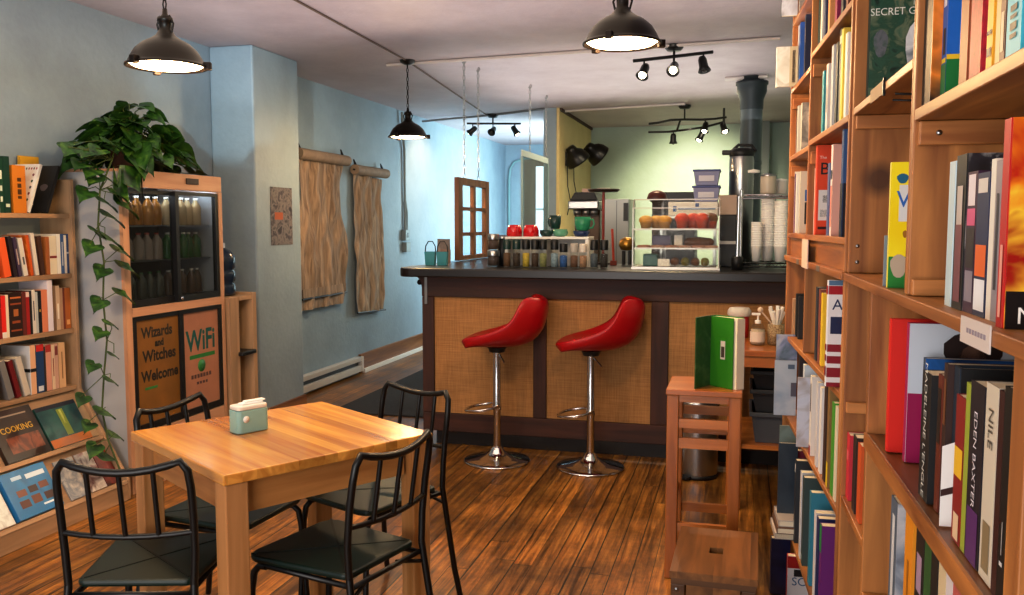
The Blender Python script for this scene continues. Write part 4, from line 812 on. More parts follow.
def mug(label, x, y, z, r, h, m, name='mug', upside=False, handle=R(0)):
    t = thing(name, label, 'cup', (x,y,z), handle, 'cups on the white stand')
    pr = [(.0,.004),(r*.6,.0),(r*.78,.004),(r*.97,h*.45),(r,h),(r*.93,h),(r*.9,h*.5),(r*.6,.01),(.0,.01)]
    if upside: pr = [(a,h-b) for a,b in pr]
    ob('body', MB().lathe(pr, n=24), m, t); ob('handle', MB().tube([(r*.9,0,h*.8),(r*1.35,0,h*.8),(r*1.5,0,h*.5),(r*1.3,0,h*.22),(r*.85,0,h*.2)], .006, 8), m, t); return t
REDG = mat('#c20f16', .15, coat=.5); GRG = mat('#3f7a62', .2); DGR = mat('#1c3a36', .25); NAVY = mat('#22345c', .3); PGR = mat('#5f9a80', .25)
for px,l in ((514.5,'left'),(531,'right')): mug(f'round glossy red cup on the white stand, the {l} one of two', at(px,236,Y=5.28).x, 5.28, zt+.001, .05, .072, REDG, 'red_cup', True, R(-60))
mug('dark slate low cup right of the two red cups', at(546.5,236,Y=5.29).x, 5.29, zt+.001, .042, .04, DGR, 'mug', False, R(90))
mug('pale green shallow mug under the tall dark green one', at(560,236,Y=5.30).x, 5.30, zt+.001, .045, .045, PGR, 'mug', False, R(60)); 
k_ = mug('dark green mug balanced on the left side of the mug pile', at(555,228,Y=5.34).x, 5.345, zt+.047, .037, .085, DGR, 'mug', False, R(150))
k_['label'] = 'dark green tall mug stacked on the pale green shallow mug'
mug('navy blue low mug under the bright green mug', at(583,236,Y=5.30).x-.01, 5.30, zt+.001, .05, .035, NAVY, 'mug', False, R(-50))
mug('bright green mug with white outline on top of the navy mug', at(585,229,Y=5.30).x-.015, 5.30, zt+.037, .05, .085, mat('#2f8a63',.2), 'mug', False, R(-10))
for i,px in enumerate((429,441)):
    p = at(px,266,Y=5.22 + .0*i); t = thing('teal_caddy', f'small teal caddy with wire handle on the bar end, {("left","right")[i]} one', 'caddy', (p.x,5.25,BT), R(10))
    TL = mat('#1f7f88', .4, name='teal'); w=.034
    ob('box', MB().prism([(-w*.85,-w*.85),(w*.85,-w*.85),(w*.85,w*.85),(-w*.85,w*.85)],0,.004).add([(-w*.85,-w*.85,.0),(w*.85,-w*.85,0),(w*.85,w*.85,0),(-w*.85,w*.85,0),(-w,-w,.085),(w,-w,.085),(w,w,.085),(-w,w,.085)], [(0,1,5,4),(1,2,6,5),(2,3,7,6),(3,0,4,7)]), TL, t)
    ob('handle', MB().tube([(-w,0,.08),(-w*.9,0,.12),(-w*.4,0,.15),(w*.4,0,.15),(w*.9,0,.12),(w,0,.08)], .0035, 6), BLACK, t)
cd = thing('picture_card', 'grey upright picture card behind the teal caddies', 'card', (at(444,265,Y=5.6).x,5.6,BT), R(-8)); ob('card', MB().box(-.05,.045,0,.006,0,.16), art(['#6b5a54','#8f8680','#a89a8f'],14,2.9), cd); ob('lower_card', MB().box(-.02,.055,-.012,-.006,0,.09), art(['#8a6a5a','#b09a8a'],14,4.9), cd)

# pastry display case
pc = thing('pastry_case', 'clear acrylic pastry display case with three shelves on the bar', 'display case', (0,0,0))
x0, x1 = at(632,268,Y=5.05).x, at(719,268,Y=5.05).x; y0, y1 = 5.05, 5.38; z0 = BT; z1 = at(640,199,Y=5.05).z
pan = MB().box(x0,x1,y0,y0+.006,z0+.01,z1-.05).box(x0,x0+.006,y0+.007,y1-.007,z0+.01,z1-.007).box(x1-.006,x1,y0+.007,y1-.007,z0+.01,z1-.007).box(x0,x1,y1-.006,y1,z0+.01,z1-.007)
ob('panel', pan, ACRYLIC, pc); ob('top', MB().box(x0,x1,y0+.05,y1,z1-.006,z1), ACRYLIC, pc)
EDGE = mat('#a8a29a', .15, name='acrylic_edge', spec=.8)
eg = MB(); 
for z in (z0+.01, z1-.055): eg.box(x0,x1,y0-.003,y0,z,z+.006)
for x in (x0, x1-.006): eg.box(x,x+.006,y0-.004,y0-.0005,z0+.01,z1-.05)
eg.bar((x0+.003,y0,z1-.05),(x0+.003,y0+.05,z1-.003),.006,.006).bar((x1-.003,y0,z1-.05),(x1-.003,y0+.05,z1-.003),.006,.006).box(x0,x1,y0+.047,y0+.053,z1-.006,z1+.001)
ob('edge', eg, EDGE, pc); ob('base', MB().box(x0-.004,x1+.004,y0-.004,y1,z0,z0+.012), mat('#b9b2a8',.25,name='steel_tray_base',metal=.5), pc)
lv3 = [at(640,254,Y=5.06).z, at(640,245.5,Y=5.06).z, at(640,227.5,Y=5.06).z]
lv3 = [z0+.013, z0+.118, z0+.228]
for z in lv3: ob('tray', MB().box(x0+.02,x1-.02,y0+.03,y1-.03,z+(.0052 if z != lv3[0] else -.0005),z+(.0058 if z != lv3[0] else .0006)), mat('#5a4634',.5), pc, label='brown sheet added under the baked goods')  # brown sheets added under the goods for contrast, darkening the case inside
for z in lv3[1:]: ob('shelf', MB().box(x0+.007,x1-.007,y0+.012,y1-.012,z,z+.005), ACRYLIC, pc); ob('shelf_edge', MB().box(x0+.007,x1-.007,y0+.008,y0+.012,z-.002,z+.008), EDGE, pc)
def muffin(label, x, y, z, m, r=.034, h=.06, wrap='#e4d9c4', name='muffin'):
    t = thing(name, label, 'pastry', (x,y,z), random.uniform(0,3), 'baked goods in the pastry case')
    ob('wrapper', MB().lathe([(.0,.0),(r*.7,.0),(r*.95,h*.5)], n=14), mat(wrap,.7), t); ob('cake_top', MB().lathe([(r*.95,h*.5),(r*1.12,h*.62),(r*.95,h*.85),(r*.5,h),(.0,h*1.03)], n=14), m, t)
def cookie(label, x, y, z, m, r=.042, h=.016):
    t = tag(ob('cookie', MB().lathe([(.0,.0),(r*.9,.0),(r,h*.4),(r*.85,h*.85),(.0,h)], n=16), m), label, 'pastry', 'baked goods in the pastry case'); t.location = (x,y,z)
def roll(label, x, y, z, m, l=.10, r=.028, rz=0):
    pts = [(-l/2,0,r*.85),(-l*.4,0,r),(0,0,r*1.05),(l*.4,0,r),(l/2,0,r*.85)]
    o = tag(ob('pastry_roll', MB().tube(pts, [r*.35,r*.8,r,r*.8,r*.35], 12), m), label, 'pastry', 'baked goods in the pastry case'); o.location = (x,y,z); o.rotation_euler.z = rz
GOLD = mat('#d9a63c', .6, var=.4, vscale=60, bump=.4, bscale=120); ORN = mat('#d0521c', .55, var=.5, vscale=40, bump=.3, mottle='#a8281c'); BRN = mat('#7a4a1e', .6, var=.5, vscale=50, bump=.4, bscale=120); GREENM = mat('#5a6a24', .6, var=.5, vscale=60, mottle='#8a6a24'); PKG = mat('#b08a74', .4, var=.3); PUR = mat('#5a5078', .4, var=.3); TEALP = mat('#2c6a62',.4,var=.4,vscale=40)
pos3 = ['far left','left of centre','centre','right of centre','far right','right end']
W = x1-x0
for i,fx in enumerate((.14,.25,.36)): muffin(f'golden crumbly muffin on the pastry case top shelf, {("leftmost","second","third")[i]}', x0+W*fx, y0+.08+.07*(i%2), lv3[2]+.006, GOLD, .038, .075, '#a8803c')
for i,fx in enumerate((.56,.68,.79,.89)): muffin(f'orange red iced pastry on the case top shelf, {("first","second","third","last")[i]} of the right group', x0+W*fx, y0+.08+.075*(i%2), lv3[2]+.006, ORN if i < 3 else BRN, .037, .088, '#b0461e', 'iced_pastry')
for i,fx in enumerate((.12,.28,.44,.60,.76,.9)): cookie(f'flat pinkish cookie on the case middle shelf, {("first","second","third","fourth","fifth","sixth")[i]} from left', x0+W*fx, y0+.075, lv3[1]+.006, PKG if i % 2 else mat('#a87a62',.5,var=.3))
bxp = tag(ob('pastry_box', MB().box(x0+W*.2,x0+W*.42,y0+.16,y0+.26,lv3[1]+.006,lv3[1]+.075), PUR, bevel=.004), 'purple box at the back of the case middle shelf', 'box'); bxp2 = tag(ob('pastry_box', MB().box(x0+W*.46,x0+W*.56,y0+.16,y0+.24,lv3[1]+.006,lv3[1]+.08), WHITE, bevel=.004), 'white box at the back of the case middle shelf', 'box')
roll('long brown filled roll on the case middle shelf, right side', x0+W*.75, y0+.20, lv3[1]+.006, BRN, .17, .03)
for i,fx in enumerate((.48,.60,.72,.83)): roll(f'brown green pastry on the case bottom shelf, {("first","second","third","fourth")[i]} from left', x0+W*fx, y0+.12, lv3[0]+.001, GREENM if i % 2 else BRN, .055, .026, R(80))
bxp3 = tag(ob('pastry_box', MB().box(x0+W*.10,x0+W*.27,y0+.12,y0+.24,lv3[0]+.001,lv3[0]+.07), TEALP, bevel=.004), 'teal patterned box at the left of the case bottom shelf', 'box'); bxp4 = tag(ob('price_card', MB().box(x0+W*.28,x0+W*.42,y0+.10,y0+.104,lv3[0]+.001,lv3[0]+.045), WHITE), 'small white card on the case bottom shelf', 'card')

# wire rack with cups at the right end of the bar
wr = thing('wire_rack', 'chrome wire rack holding paper cup stacks at the bar right end', 'rack', (0,0,0))
rx0, rx1, ry0, ry1 = -.012, .30, 5.20, 5.52; rz0, rz1 = 1.155, at(760,195,Y=5.2).z
for x in (rx0, rx1):
    for y in (ry0, ry1): ob('post', MB().tube([(x,y,BT),(x,y,rz1+.03)], .008, 8), CHROME, wr)
for z in (rz0, rz1):
    mb = MB().tube([(rx0,ry0,z),(rx1,ry0,z),(rx1,ry1,z),(rx0,ry1,z)], .005, 6, closed=True).tube([(rx0,ry0,z-.02),(rx1,ry0,z-.02)], .004, 6).tube([(rx0,ry0-.001,z-.02)]+[(rx0+(rx1-rx0)*k/16, ry0-.001, z-.02*((k+1)%2)) for k in range(17)], .0025, 5)
    for k in range(1,11): mb.tube([(rx0+(rx1-rx0)*k/11,ry0,z+.004),(rx0+(rx1-rx0)*k/11,ry1,z+.004)], .0025, 5)
    ob('wire_shelf', mb, CHROME if z > 1.3 else BLACK, wr)
CUPW = mat('#f4f2ee', .55, name='paper_cup')
def cupstack(label, x, y, z, n, r, step, m, name='paper_cup_stack', group=None):
    t = thing(name, label, 'paper cups', (x,y,z), 0, group); mb = MB()
    for k in range(n):
        b = k*step; mb.lathe([(r*.72,b),(r*.98,b+.085),(r*1.05,b+.088),(r*1.05,b+.094),(r*.96,b+.094)] if k == n-1 else [(r*.94,b+.08),(r*.98,b+.085),(r*1.05,b+.088),(r*1.05,b+.094),(r*.95,b+.096)] if k else [(.0,b),(r*.72,b),(r*.98,b+.085),(r*1.05,b+.088),(r*1.05,b+.094),(r*.95,b+.096)], n=18)
    ob('cups', mb, m, t, label='nested stack of cups'); return t
for px,n,r,lab in ((756,11,.030,'short stack of small white paper cups beside the rack post'),(767,21,.039,'tall stack of white paper cups in the middle of the rack'),(780,20,.037,'tall stack of white paper cups at the right side of the rack')):
    yy = 5.38 if px == 767 else 5.27; p = at(px,258,Y=yy); c = cupstack(lab, p.x, yy, rz0+.008, n, r, .0135, CUPW, group='cup stacks on the wire rack')
apt = thing('airpot', 'tall steel airpot flask with black pump lid on the rack top', 'airpot', (at(741,190,Y=5.62).x, 5.68, BT))
zb = at(736,196,Y=5.62).z - BT; hh = at(737,156,Y=5.62).z - BT
ob('body', MB().lathe([(.0,.0),(.075,.0),(.075,hh-.02),(.07,hh)], n=28), STEEL, apt); ob('pump_lid', MB().lathe([(.073,hh),(.078,hh+.012),(.078,hh+.03),(.06,hh+.05),(.0,hh+.055)], n=28).box(-.12,.0,-.03,.03,hh+.012,hh+.04), BLACKP, apt, bevel=.006); ob('handle', MB().tube([(-.07,.02,hh+.03),(-.02,.03,hh+.075),(.06,.02,hh+.07),(.085,0,hh+.03)], .01, 8), BLACKP, apt)
for px,nm,lab,c,r,h in ((753.5,'cup_lid_stack','clear stack of plastic cup lids on top of the wire rack','#b9b2ac',.033,.14),(768,'glass_jar_tall','wide pale jar with steel lid on top of the wire rack','#c2b8a8',.045,.115),(780,'white_bowl_stack','stack of white bowls on top of the rack, right side','#d0ccc6',.045,.09)):
    yy = 5.46 if px == 780 else 5.34; p = at(px,194,Y=yy); t = thing(nm, lab, 'container', (p.x,yy,rz1+.008)); ob('body', MB().lathe([(.0,.0),(r*.9,.0),(r,.01),(r,h*.9),(r*.9,h)], n=20), mat(c,.3) if nm != 'cup_lid_stack' else JARGLASS, t); ob('lid', MB().lathe([(r*1.03,h*.9),(r*1.05,h*.92),(r*1.05,h),(.0,h+.008)], n=20), STEEL if nm == 'glass_jar_tall' else WHITE, t)
tp = thing('tall_black_stirrer_pot', 'black pot with a long chrome handle at the rack left foot', 'pot', (at(737,262,Y=5.14).x,5.13,BT)); ob('pot', MB().lathe([(.0,.0),(.03,.0),(.034,.07),(.03,.075),(.0,.06)], n=18), BLACKP, tp); ob('handle', MB().tube([(0,0,.06),(.004,0,.42)], .008, 8), CHROME, tp)

# back shelf stand with boxes and tubs behind the pastry case
bs = thing('steel_back_stand', 'steel stand behind the pastry case carrying boxes and tubs', 'stand', (0,0,0))
by0, by1 = 5.46, 5.74; tz = at(690,196,Y=5.5).z; sx0_, sx1_ = at(660,230,Y=5.46).x, at(736,230,Y=5.46).x
tz = 1.43
ob('top', MB().box(sx0_,sx1_-.12,by0,by1,tz-.015,tz), STEEL, bs)
for x in (sx0_,sx1_-.135):
    for y in (by0, by1-.015): ob('leg', MB().box(x,x+.015,y,y+.015,BT,tz-.016), STEEL, bs)
def box_thing(name, label, cat, x0, x1, y0, y1, z0, z1, m, parts=(), group=None):
    t = thing(name, label, cat, ((x0+x1)/2, (y0+y1)/2, z0), 0, group); a, b, h = (x1-x0)/2, (y1-y0)/2, z1-z0
    ob('body', MB().box(-a,a,-b,b,0,h), m, t, bevel=.004)
    for (nm, fx0, fx1, fz0, fz1, mm) in parts: ob(nm, MB().box(-a+2*a*fx0,-a+2*a*fx1,-b-.004,-b-.0005,h*fz0,h*fz1), mm, t)
    return t
wx0, wx1 = at(668,200,Y=by0).x, at(718,200,Y=by0).x
box_thing('white_carton', 'long white carton with blue round mark behind the pastry case', 'carton', wx0, wx1, by0+.02, by1, tz+.001, tz+.085, WHITE, [('blue_mark',.10,.17,.3,.7,mat('#2f66a8',.4)),('blue_stripe',.2,.95,.45,.55,mat('#6f92c0',.4)),('blue_mark',.55,.62,.65,.9,mat('#3a5a9a',.4))])
TUB = mat('#8f93b4', .35, name='cloudy_plastic_tub', spec=.4); TLID = mat('#3c4a86', .4)
def tub(label, px, py0, py1, w):
    p = at(px,py0,Y=5.58); q = at(px,py1,Y=5.58); t = thing('plastic_tub', label, 'tub', (p.x,5.59,p.z), 0, 'plastic tubs behind the pastry case'); h = q.z-p.z
    ob('body', MB().add([(-w*.42,-.07,0),(w*.42,-.07,0),(w*.42,.07,0),(-w*.42,.07,0),(-w*.5,-.085,h*.85),(w*.5,-.085,h*.85),(w*.5,.085,h*.85),(-w*.5,.085,h*.85)], [(3,2,1,0),(0,1,5,4),(1,2,6,5),(2,3,7,6),(3,0,4,7),(4,5,6,7)]), TUB, t); ob('lid', MB().box(-w*.54,w*.54,-.09,.09,h*.85,h*.98), TLID, t, bevel=.004)
    ob('label_patch', MB().quad((-w*.3,-.079,h*.25),(w*.3,-.079,h*.25),(w*.3,-.084,h*.6),(-w*.3,-.084,h*.6)), mat('#d0d2dc',.5), t)
    return t, h
t1, h1 = tub('cloudy plastic tub with blue lid, lower of the two stacked', 706.5, 193.2, 177, .16); t1.location.z = tz+.087
t2, h2 = tub('cloudy plastic tub with blue lid, upper of the two stacked', 707, 177, 161, .155); t2.location.z = tz+.088+h1
bz = BT
box_thing('black_toaster_oven', 'black boxy appliance with pale strip right of the pastry case', 'appliance', at(719,240,Y=5.45).x, at(736,240,Y=5.45).x, 5.46, 5.58, BT, at(720,215,Y=5.46).z, BLACKP, [('pale_strip',.0,1,.44,.50,mat('#c8c6c2',.4))])
box_thing('beige_carton', 'beige carton standing on the black appliance', 'carton', at(718.5,205,Y=5.45).x, at(737,205,Y=5.45).x, 5.465, 5.575, at(720,215,Y=5.46).z+.001, at(720,195,Y=5.46).z, mat('#b9a595',.6,var=.15,vscale=6))
# left of the pastry case: grey fridge side, kettle, black machine parts, tray on a red post
kb = thing('back_counter', 'low back counter in the kitchen behind the bar', 'counter', (0,0,0))
ob('worktop', MB().box(-1.34,.5,7.0,7.7,.90,.94), STEEL, kb); ob('cabinet_body', MB().box(-1.33,.5,7.05,7.69,.002,.899), mat('#3a3430',.6), kb)
g0, g1 = at(603,230,Y=7.1).x, at(628,230,Y=7.1).x
box_thing('steel_cooler', 'grey steel cooler standing on the kitchen back counter', 'cooler', g0, g1, 7.15, 7.6, .941, at(610,199,Y=7.15).z, mat('#8d9190', .35, .6), [('vent_stripes',.78,.97,.72,.95,mat('#2c2e30',.4)),('door_gap',.5,.515,.02,.98,BLACK)])
q0, q1 = at(565,190,Y=7.0).x, at(596,190,Y=7.0).x
em = thing('espresso_machine', 'espresso machine with black top on the kitchen back counter', 'coffee machine', ((q0+q1)/2,7.33,.941)); hw = (q1-q0)/2; eh = at(580,197,Y=7.1).z-.941
ob('body', MB().box(-hw*.85,hw*.85,.0,.22,.0,eh-.10), mat('#5a4638',.35,.4), em, bevel=.01); ob('head', MB().box(-hw,hw,-.2,.22,eh-.10,eh-.03), STEEL, em, bevel=.01); ob('top_cover', MB().prism([(-hw*.95,0),(hw*.95,0),(hw*.7,.07),(-hw*.6,.07)],-.18,.2,ax=1), BLACKP, em, loc=(0,0,eh-.029), bevel=.01)
for s in (-.5,.1,.6): ob('brew_group', MB().lathe([(.0,.0),(.03,.0),(.035,.05),(.0,.05)], n=14), STEEL, em, loc=(hw*s,-.12,eh-.15))
ob('drip_tray', MB().box(-hw,hw,-.22,-.001,.0,.05), STEEL, em); ob('cup_on_top', MB().box(-hw*.3,hw*.3,-.05,.1,eh+.042,eh+.075), mat('#c4a89c',.5), em)
rp = thing('round_tray_stand', 'round dark tray on a thin post behind the jar row', 'stand', (at(606,265,Y=5.62).x-.02,5.62,BT)); zt2 = at(606,190,Y=5.62).z - BT
ob('tray', MB().lathe([(.0,zt2-.012),(.09,zt2-.012),(.105,zt2),(.10,zt2+.006),(.0,zt2-.002)], n=28), mat('#2a1812',.35), rp); ob('post', MB().tube([(0,0,.012),(0,0,zt2-.012)], .009, 8), mat('#8a2a20',.4), rp); ob('foot', MB().lathe([(.0,.0),(.06,.0),(.055,.012),(.0,.013)], n=20), mat('#2a1812',.35), rp); ob('small_saucer', MB().lathe([(.0,zt2-.001),(.03,zt2-.001),(.045,zt2+.012),(.0,zt2+.005)], n=18), WHITE, rp)
rs = thing('red_brush', 'thin red handled brush leaning by the round tray post', 'brush', (at(613.5,266,Y=5.5).x,5.5,BT)); ob('handle', MB().tube([(0,0,.03),(-.012,.01,.23)], .008, 8), mat('#b0381c',.4), rs); ob('head', MB().box(-.02,.02,-.012,.012,0,.03), mat('#7a2a18',.6), rs)
kt = thing('brass_kettle', 'round brass kettle beside the pastry case left side', 'kettle', (at(627,240,Y=5.6).x,5.6,BT)); ob('stand', MB().tube([(-.02,0,0),(-.02,0,.09)], .012, 8).tube([(.02,0,0),(.02,0,.09)], .012, 8), BLACKP, kt); ob('body', MB().lathe([(.0,.09),(.04,.095),(.055,.125),(.045,.16),(.02,.175),(.0,.178)], n=20), mat('#a07a34',.3,.8), kt)
bb = thing('round_loaf_bowl', 'dark round bowl lid showing above the pastry case', 'bowl', (at(657,198,Y=5.6).x,5.6,BT)); zc_ = at(657,200,Y=5.6).z-BT
ob('stand', MB().lathe([(.05,.0),(.03,.02),(.03,zc_-.02),(.05,zc_-.001)], n=16), mat('#3a2c26',.5), bb); ob('dome', MB().lathe([(.065,zc_),(.065,zc_+.01),(.055,zc_+.04),(.03,zc_+.058),(.0,zc_+.062)], n=24), mat('#4a2018',.3), bb)
p = at(668,196,Y=6.9)
box_thing('dark_machine', 'low dark machine top behind the white carton', 'machine', at(655,200,Y=7.0).x, at(695,200,Y=7.0).x, 7.1, 7.5, .941, at(670,192,Y=7.1).z, mat('#2c2e34',.4), [('grey_panel',.0,.2,.5,1,mat('#8c9096',.4)),('grey_panel',.3,.95,.7,.9,mat('#50545c',.4))])
# steel flue
du = thing('steel_flue', 'dark steel flue pipe with flared collar rising to the kitchen ceiling', 'flue', (0,0,0)); p0 = at(752,88,Y=7.25); p0 = Vector((p0.x,7.25,0)); FL = mat('#4c565c', .42, .5, name='flue_steel')
ob('pipe', MB().lathe([(.085,.941),(.085,2.30),(.087,2.31)], (p0.x,p0.y,0), 28), FL, du); ob('collar', MB().lathe([(.086,2.28),(.09,2.29),(.092,2.36),(.115,2.42),(.115,2.47),(.125,2.475),(.125,2.50),(.09,2.505),(.09,2.538)], (p0.x,p0.y,0), 28), mat('#323a3f',.45,.5), du); ob('seam_band', MB().lathe([(.0875,1.85),(.089,1.852),(.089,1.88),(.0875,1.882)], (p0.x,p0.y,0), 28), FL, du)
struct('trim_9', MB().box(.19,.27,10.35,10.549,.0,CEIL-.001), mat('#7d8788',.4,.3))

# ------------------------------------------------------------------ side table, its things, bin, stools
HONEY = wood('#9a5420', '#c47c38', axis=0, rough=.3, coat=.4); HONEYZ = wood('#8a4818', '#b46c2c', axis=2, rough=.35); HONEYY = wood('#8a4818', '#b46c2c', axis=1, rough=.35)
sd = thing('side_table', 'small honey wood side table against the bar, beside the bookcase', 'table', (0,0,0)); tx0, tx1, ty0, ty1 = -.075, .60, 4.22, 5.0
ob('tabletop', MB().box(tx0,tx1,ty0,ty1,.755,.785), HONEY, sd, bevel=.004); ob('apron', MB().box(tx0+.03,tx1-.03,ty0+.008,ty0+.028,.705,.754), HONEY, sd); ob('apron', MB().box(tx0+.02,tx0+.04,ty0+.029,ty1-.03,.705,.754), HONEYY, sd)
for x in (tx0+.02, tx1-.09):
    for y in (ty0+.03, ty1-.10): ob('leg', MB().box(x,x+.07,y,y+.07,.002,.704), HONEYZ, sd, bevel=.003)
ob('lower_shelf', MB().box(tx0+.09,tx1-.09,ty0+.05,ty1-.1,.30,.32), HONEY, sd)
TBZ = .786
rj = thing('red_canister', 'red canister with white cloth lid on the honey side table', 'canister', (at(739,334,Z=.786).x-.0, 4.72, TBZ)); ob('body', MB().lathe([(.0,.0),(.05,.0),(.052,.06),(.05,.115)], n=24), mat('#b5121a',.3), rj); ob('lid', MB().lathe([(.056,.112),(.062,.12),(.06,.14),(.05,.155),(.0,.158)], n=24), mat('#d0cac2',.7,bump=.4), rj)
sp = thing('soap_pump_bottle', 'clear soap bottle with white pump and pale label on side table', 'bottle', (at(757,341,Z=.786).x, 4.44, TBZ)); sh = .095
ob('bottle', MB().lathe([(.0,.0),(.034,.0),(.036,.01),(.036,.08),(.025,.10),(.014,.105)], n=20), JARGLASS, sp); ob('paper_label', MB().lathe([(.0365,.015),(.0365,.065)], n=20), mat('#d8cdc4',.6), sp); ob('liquid', MB().lathe([(.0,.004),(.033,.004),(.033,.075),(.0,.075)], n=16), mat('#c7b59f',.3), sp); ob('pump', MB().lathe([(.015,.105),(.015,.12),(.005,.122),(.005,.145)], n=12).box(-.03,.012,-.008,.008,.145,.157), WHITE, sp, bevel=.002)
gj = thing('seed_jar', 'glass jar of speckled seeds with white sticks on the side table', 'jar', (at(775,341,Z=.786).x, 4.46, TBZ)); ob('glass', MB().lathe([(.0,.0),(.042,.0),(.043,.10),(.036,.118),(.038,.125)], n=20), JARGLASS, gj); ob('seeds', MB().lathe([(.0,.004),(.0415,.004),(.0415,.10),(.0,.10)], n=18), mat('#6b4a2a',.7,var=.8,vscale=160,mottle='#cbb48a'), gj)
for k in range(9):
    a = k*.7; ob('white_stick', MB().tube([(.012*math.cos(a),.012*math.sin(a),.10),(.034*math.cos(a),.034*math.sin(a),.165+.012*(k%3))], [.007,.010], 7), WHITE, gj)
ob('white_stick', MB().tube([(-.02,0,.10),(-.075,-.01,.165)], .004, 6).ball((-.078,-.01,.172), .014, 8), mat('#d8c2ac',.6), gj)
binm = [mat('#4d5460', .45, name='grey_bin'), mat('#30343c', .45)]
for i,(zb,h,m_,lab) in enumerate(((.322,.15,binm[0],'grey plastic tub on the side table lower shelf, bottom of stack'),(.474,.11,binm[1],'dark grey plastic tub stacked on the lower grey tub'),(.586,.09,mat('#24262b',.45),'blackish plastic tray, top of the tub stack under side table'))):
    t = thing('storage_tub', lab, 'tub', (.19,4.47,zb), 0, 'tubs under the side table'); a,b = .13,.16
    mb = MB().add([(-a*.85,-b*.9,0),(a*.85,-b*.9,0),(a*.85,b*.9,0),(-a*.85,b*.9,0),(-a,-b,h-.012),(a,-b,h-.012),(a,b,h-.012),(-a,b,h-.012)], [(3,2,1,0),(0,1,5,4),(1,2,6,5),(2,3,7,6),(3,0,4,7)])
    ob('body', mb, m_, t); ob('rim', MB().box(-a-.01,a+.01,-b-.01,-b+.004,h-.02,h).box(-a-.01,a+.01,b-.004,b+.01,h-.02,h).box(-a-.01,-a+.004,-b+.005,b-.005,h-.02,h).box(a-.004,a+.01,-b+.005,b-.005,h-.02,h), m_, t, bevel=.003)
tr = thing('pedal_bin', 'brushed steel round pedal bin in front of the bar', 'bin', (-.213,4.80,0)); ob('body', MB().lathe([(.105,.02),(.107,.03),(.107,.40)], n=32), STEEL, tr); ob('base_ring', MB().lathe([(.0,.002),(.11,.002),(.112,.02),(.10,.025)], n=32), BLACKP, tr); ob('lid', MB().lathe([(.108,.40),(.109,.42),(.09,.445),(.0,.455)], n=32), STEEL, tr); ob('rim', MB().lathe([(.1075,.385),(.111,.39),(.111,.402),(.1075,.405)], n=32), BLACKP, tr); ob('pedal', MB().box(-.03,.03,-.15,-.10,.012,.022), BLACKP, tr, rot=(0,0,R(-30)))
# tall stool carrying the green book
TSX0, TSX1, TSY0, TSY1, TSZ = -.272, .012, 3.33, 3.64, .75
ts = thing('tall_wooden_stool', 'tall square orange-brown wooden stool with slatted rails', 'stool', (0,0,0))
ob('seat', MB().box(TSX0,TSX1,TSY0,TSY1,TSZ-.022,TSZ), HONEY, ts, bevel=.003)
lx = (TSX0+.004, TSX1-.049); ly = (TSY0+.008, TSY1-.05)
for x in lx:
    for y in ly: ob('leg', MB().box(x,x+.045,y,y+.042,.002,TSZ-.023), HONEYZ, ts, bevel=.003)
for z0_, z1_ in ((.655,.727),(.60,.635),(.52,.56),(.19,.225),):
    for y in (ly[0]+.008, ly[1]+.012):
        if z0_ == .655 or True: ob('rail', MB().box(lx[0]+.046,lx[1]-.001,y,y+.02,z0_ if z0_ != .655 else .70,z1_), HONEY, ts)
for z0_, z1_ in ((.68,.727),(.28,.315)):
    for x in (lx[0]+.01, lx[1]+.012): ob('rail', MB().box(x,x+.02,ly[0]+.043,ly[1]-.001,z0_,z1_), HONEYY, ts)
# open green book standing on it
gb = thing('green_book', 'open green covered book standing upright on the tall stool', 'book', (0,0,0))
zb_ = TSZ+.001; P = at(694,388,Z=TSZ); Q = at(716,389,Z=TSZ); Rr = at(733,388,Z=TSZ); 
P = Vector((-.165,3.36)); S = Vector((-.11,3.46)); E_ = Vector((-.012,3.375)); hB = at(733,326,Y=3.4).z - zb_
hB = .275
def wallq(mb, pts, z0, z1, th):
    for a, b in zip(pts, pts[1:]):
        mb.bar((a[0],a[1],(z0+z1)/2),(b[0],b[1],(z0+z1)/2), th, z1-z0)
FA = mat('#2f7a1c', .35, name='green_card'); FB = art(['#2f5a24','#1f4a1c','#4a6a3a'], 12, 2.7)
cv = MB(); wallq(cv, [P, S], zb_, zb_+hB, .004); ob('cover', cv, FB, gb, label='patterned green front cover seen from inside')
pg = MB(); ins = .004
front = [(S.x,S.y),(.2*S.x+.8*E_.x-.004,.2*S.y+.8*E_.y),(E_.x,E_.y)]
base2 = Vector((.055,3.425))
pg.prism([(S.x,S.y-.004),(E_.x,E_.y),(E_.x+.028,E_.y+.02),(S.x+.03,S.y+.02)], zb_, zb_+hB-.004); ob('pages', pg, PAGES, gb)
d_ = (E_-S).normalized(); nrm = Vector((d_.y,-d_.x)); 
gc = MB().prism([tuple(S+nrm*.005),tuple(E_+nrm*.0055-d_*.012),tuple(E_+nrm*.007-d_*.012),tuple(S+nrm*.0065)], zb_, zb_+hB-.002); ob('inner_page', gc, FA, gb, label='plain green inner page')
cA = S.lerp(E_,.42)+nrm*.0072; cB = S.lerp(E_,.60)+nrm*.0072; w_ = cB-cA
def pq(u0,u1,z0,z1,off):
    a = cA + w_*u0 + nrm*off; b = cA + w_*u1 + nrm*off; return MB().quad((a.x,a.y,z0),(b.x,b.y,z0),(b.x,b.y,z1),(a.x,a.y,z1))
ob('printed_label', pq(0,1,zb_+hB*.40,zb_+hB*.66,0.0), mat('#c8c4b8',.5), gb); ob('printed_picture', pq(.15,.85,zb_+hB*.43,zb_+hB*.58,.0006), mat('#4a3a30',.5), gb)
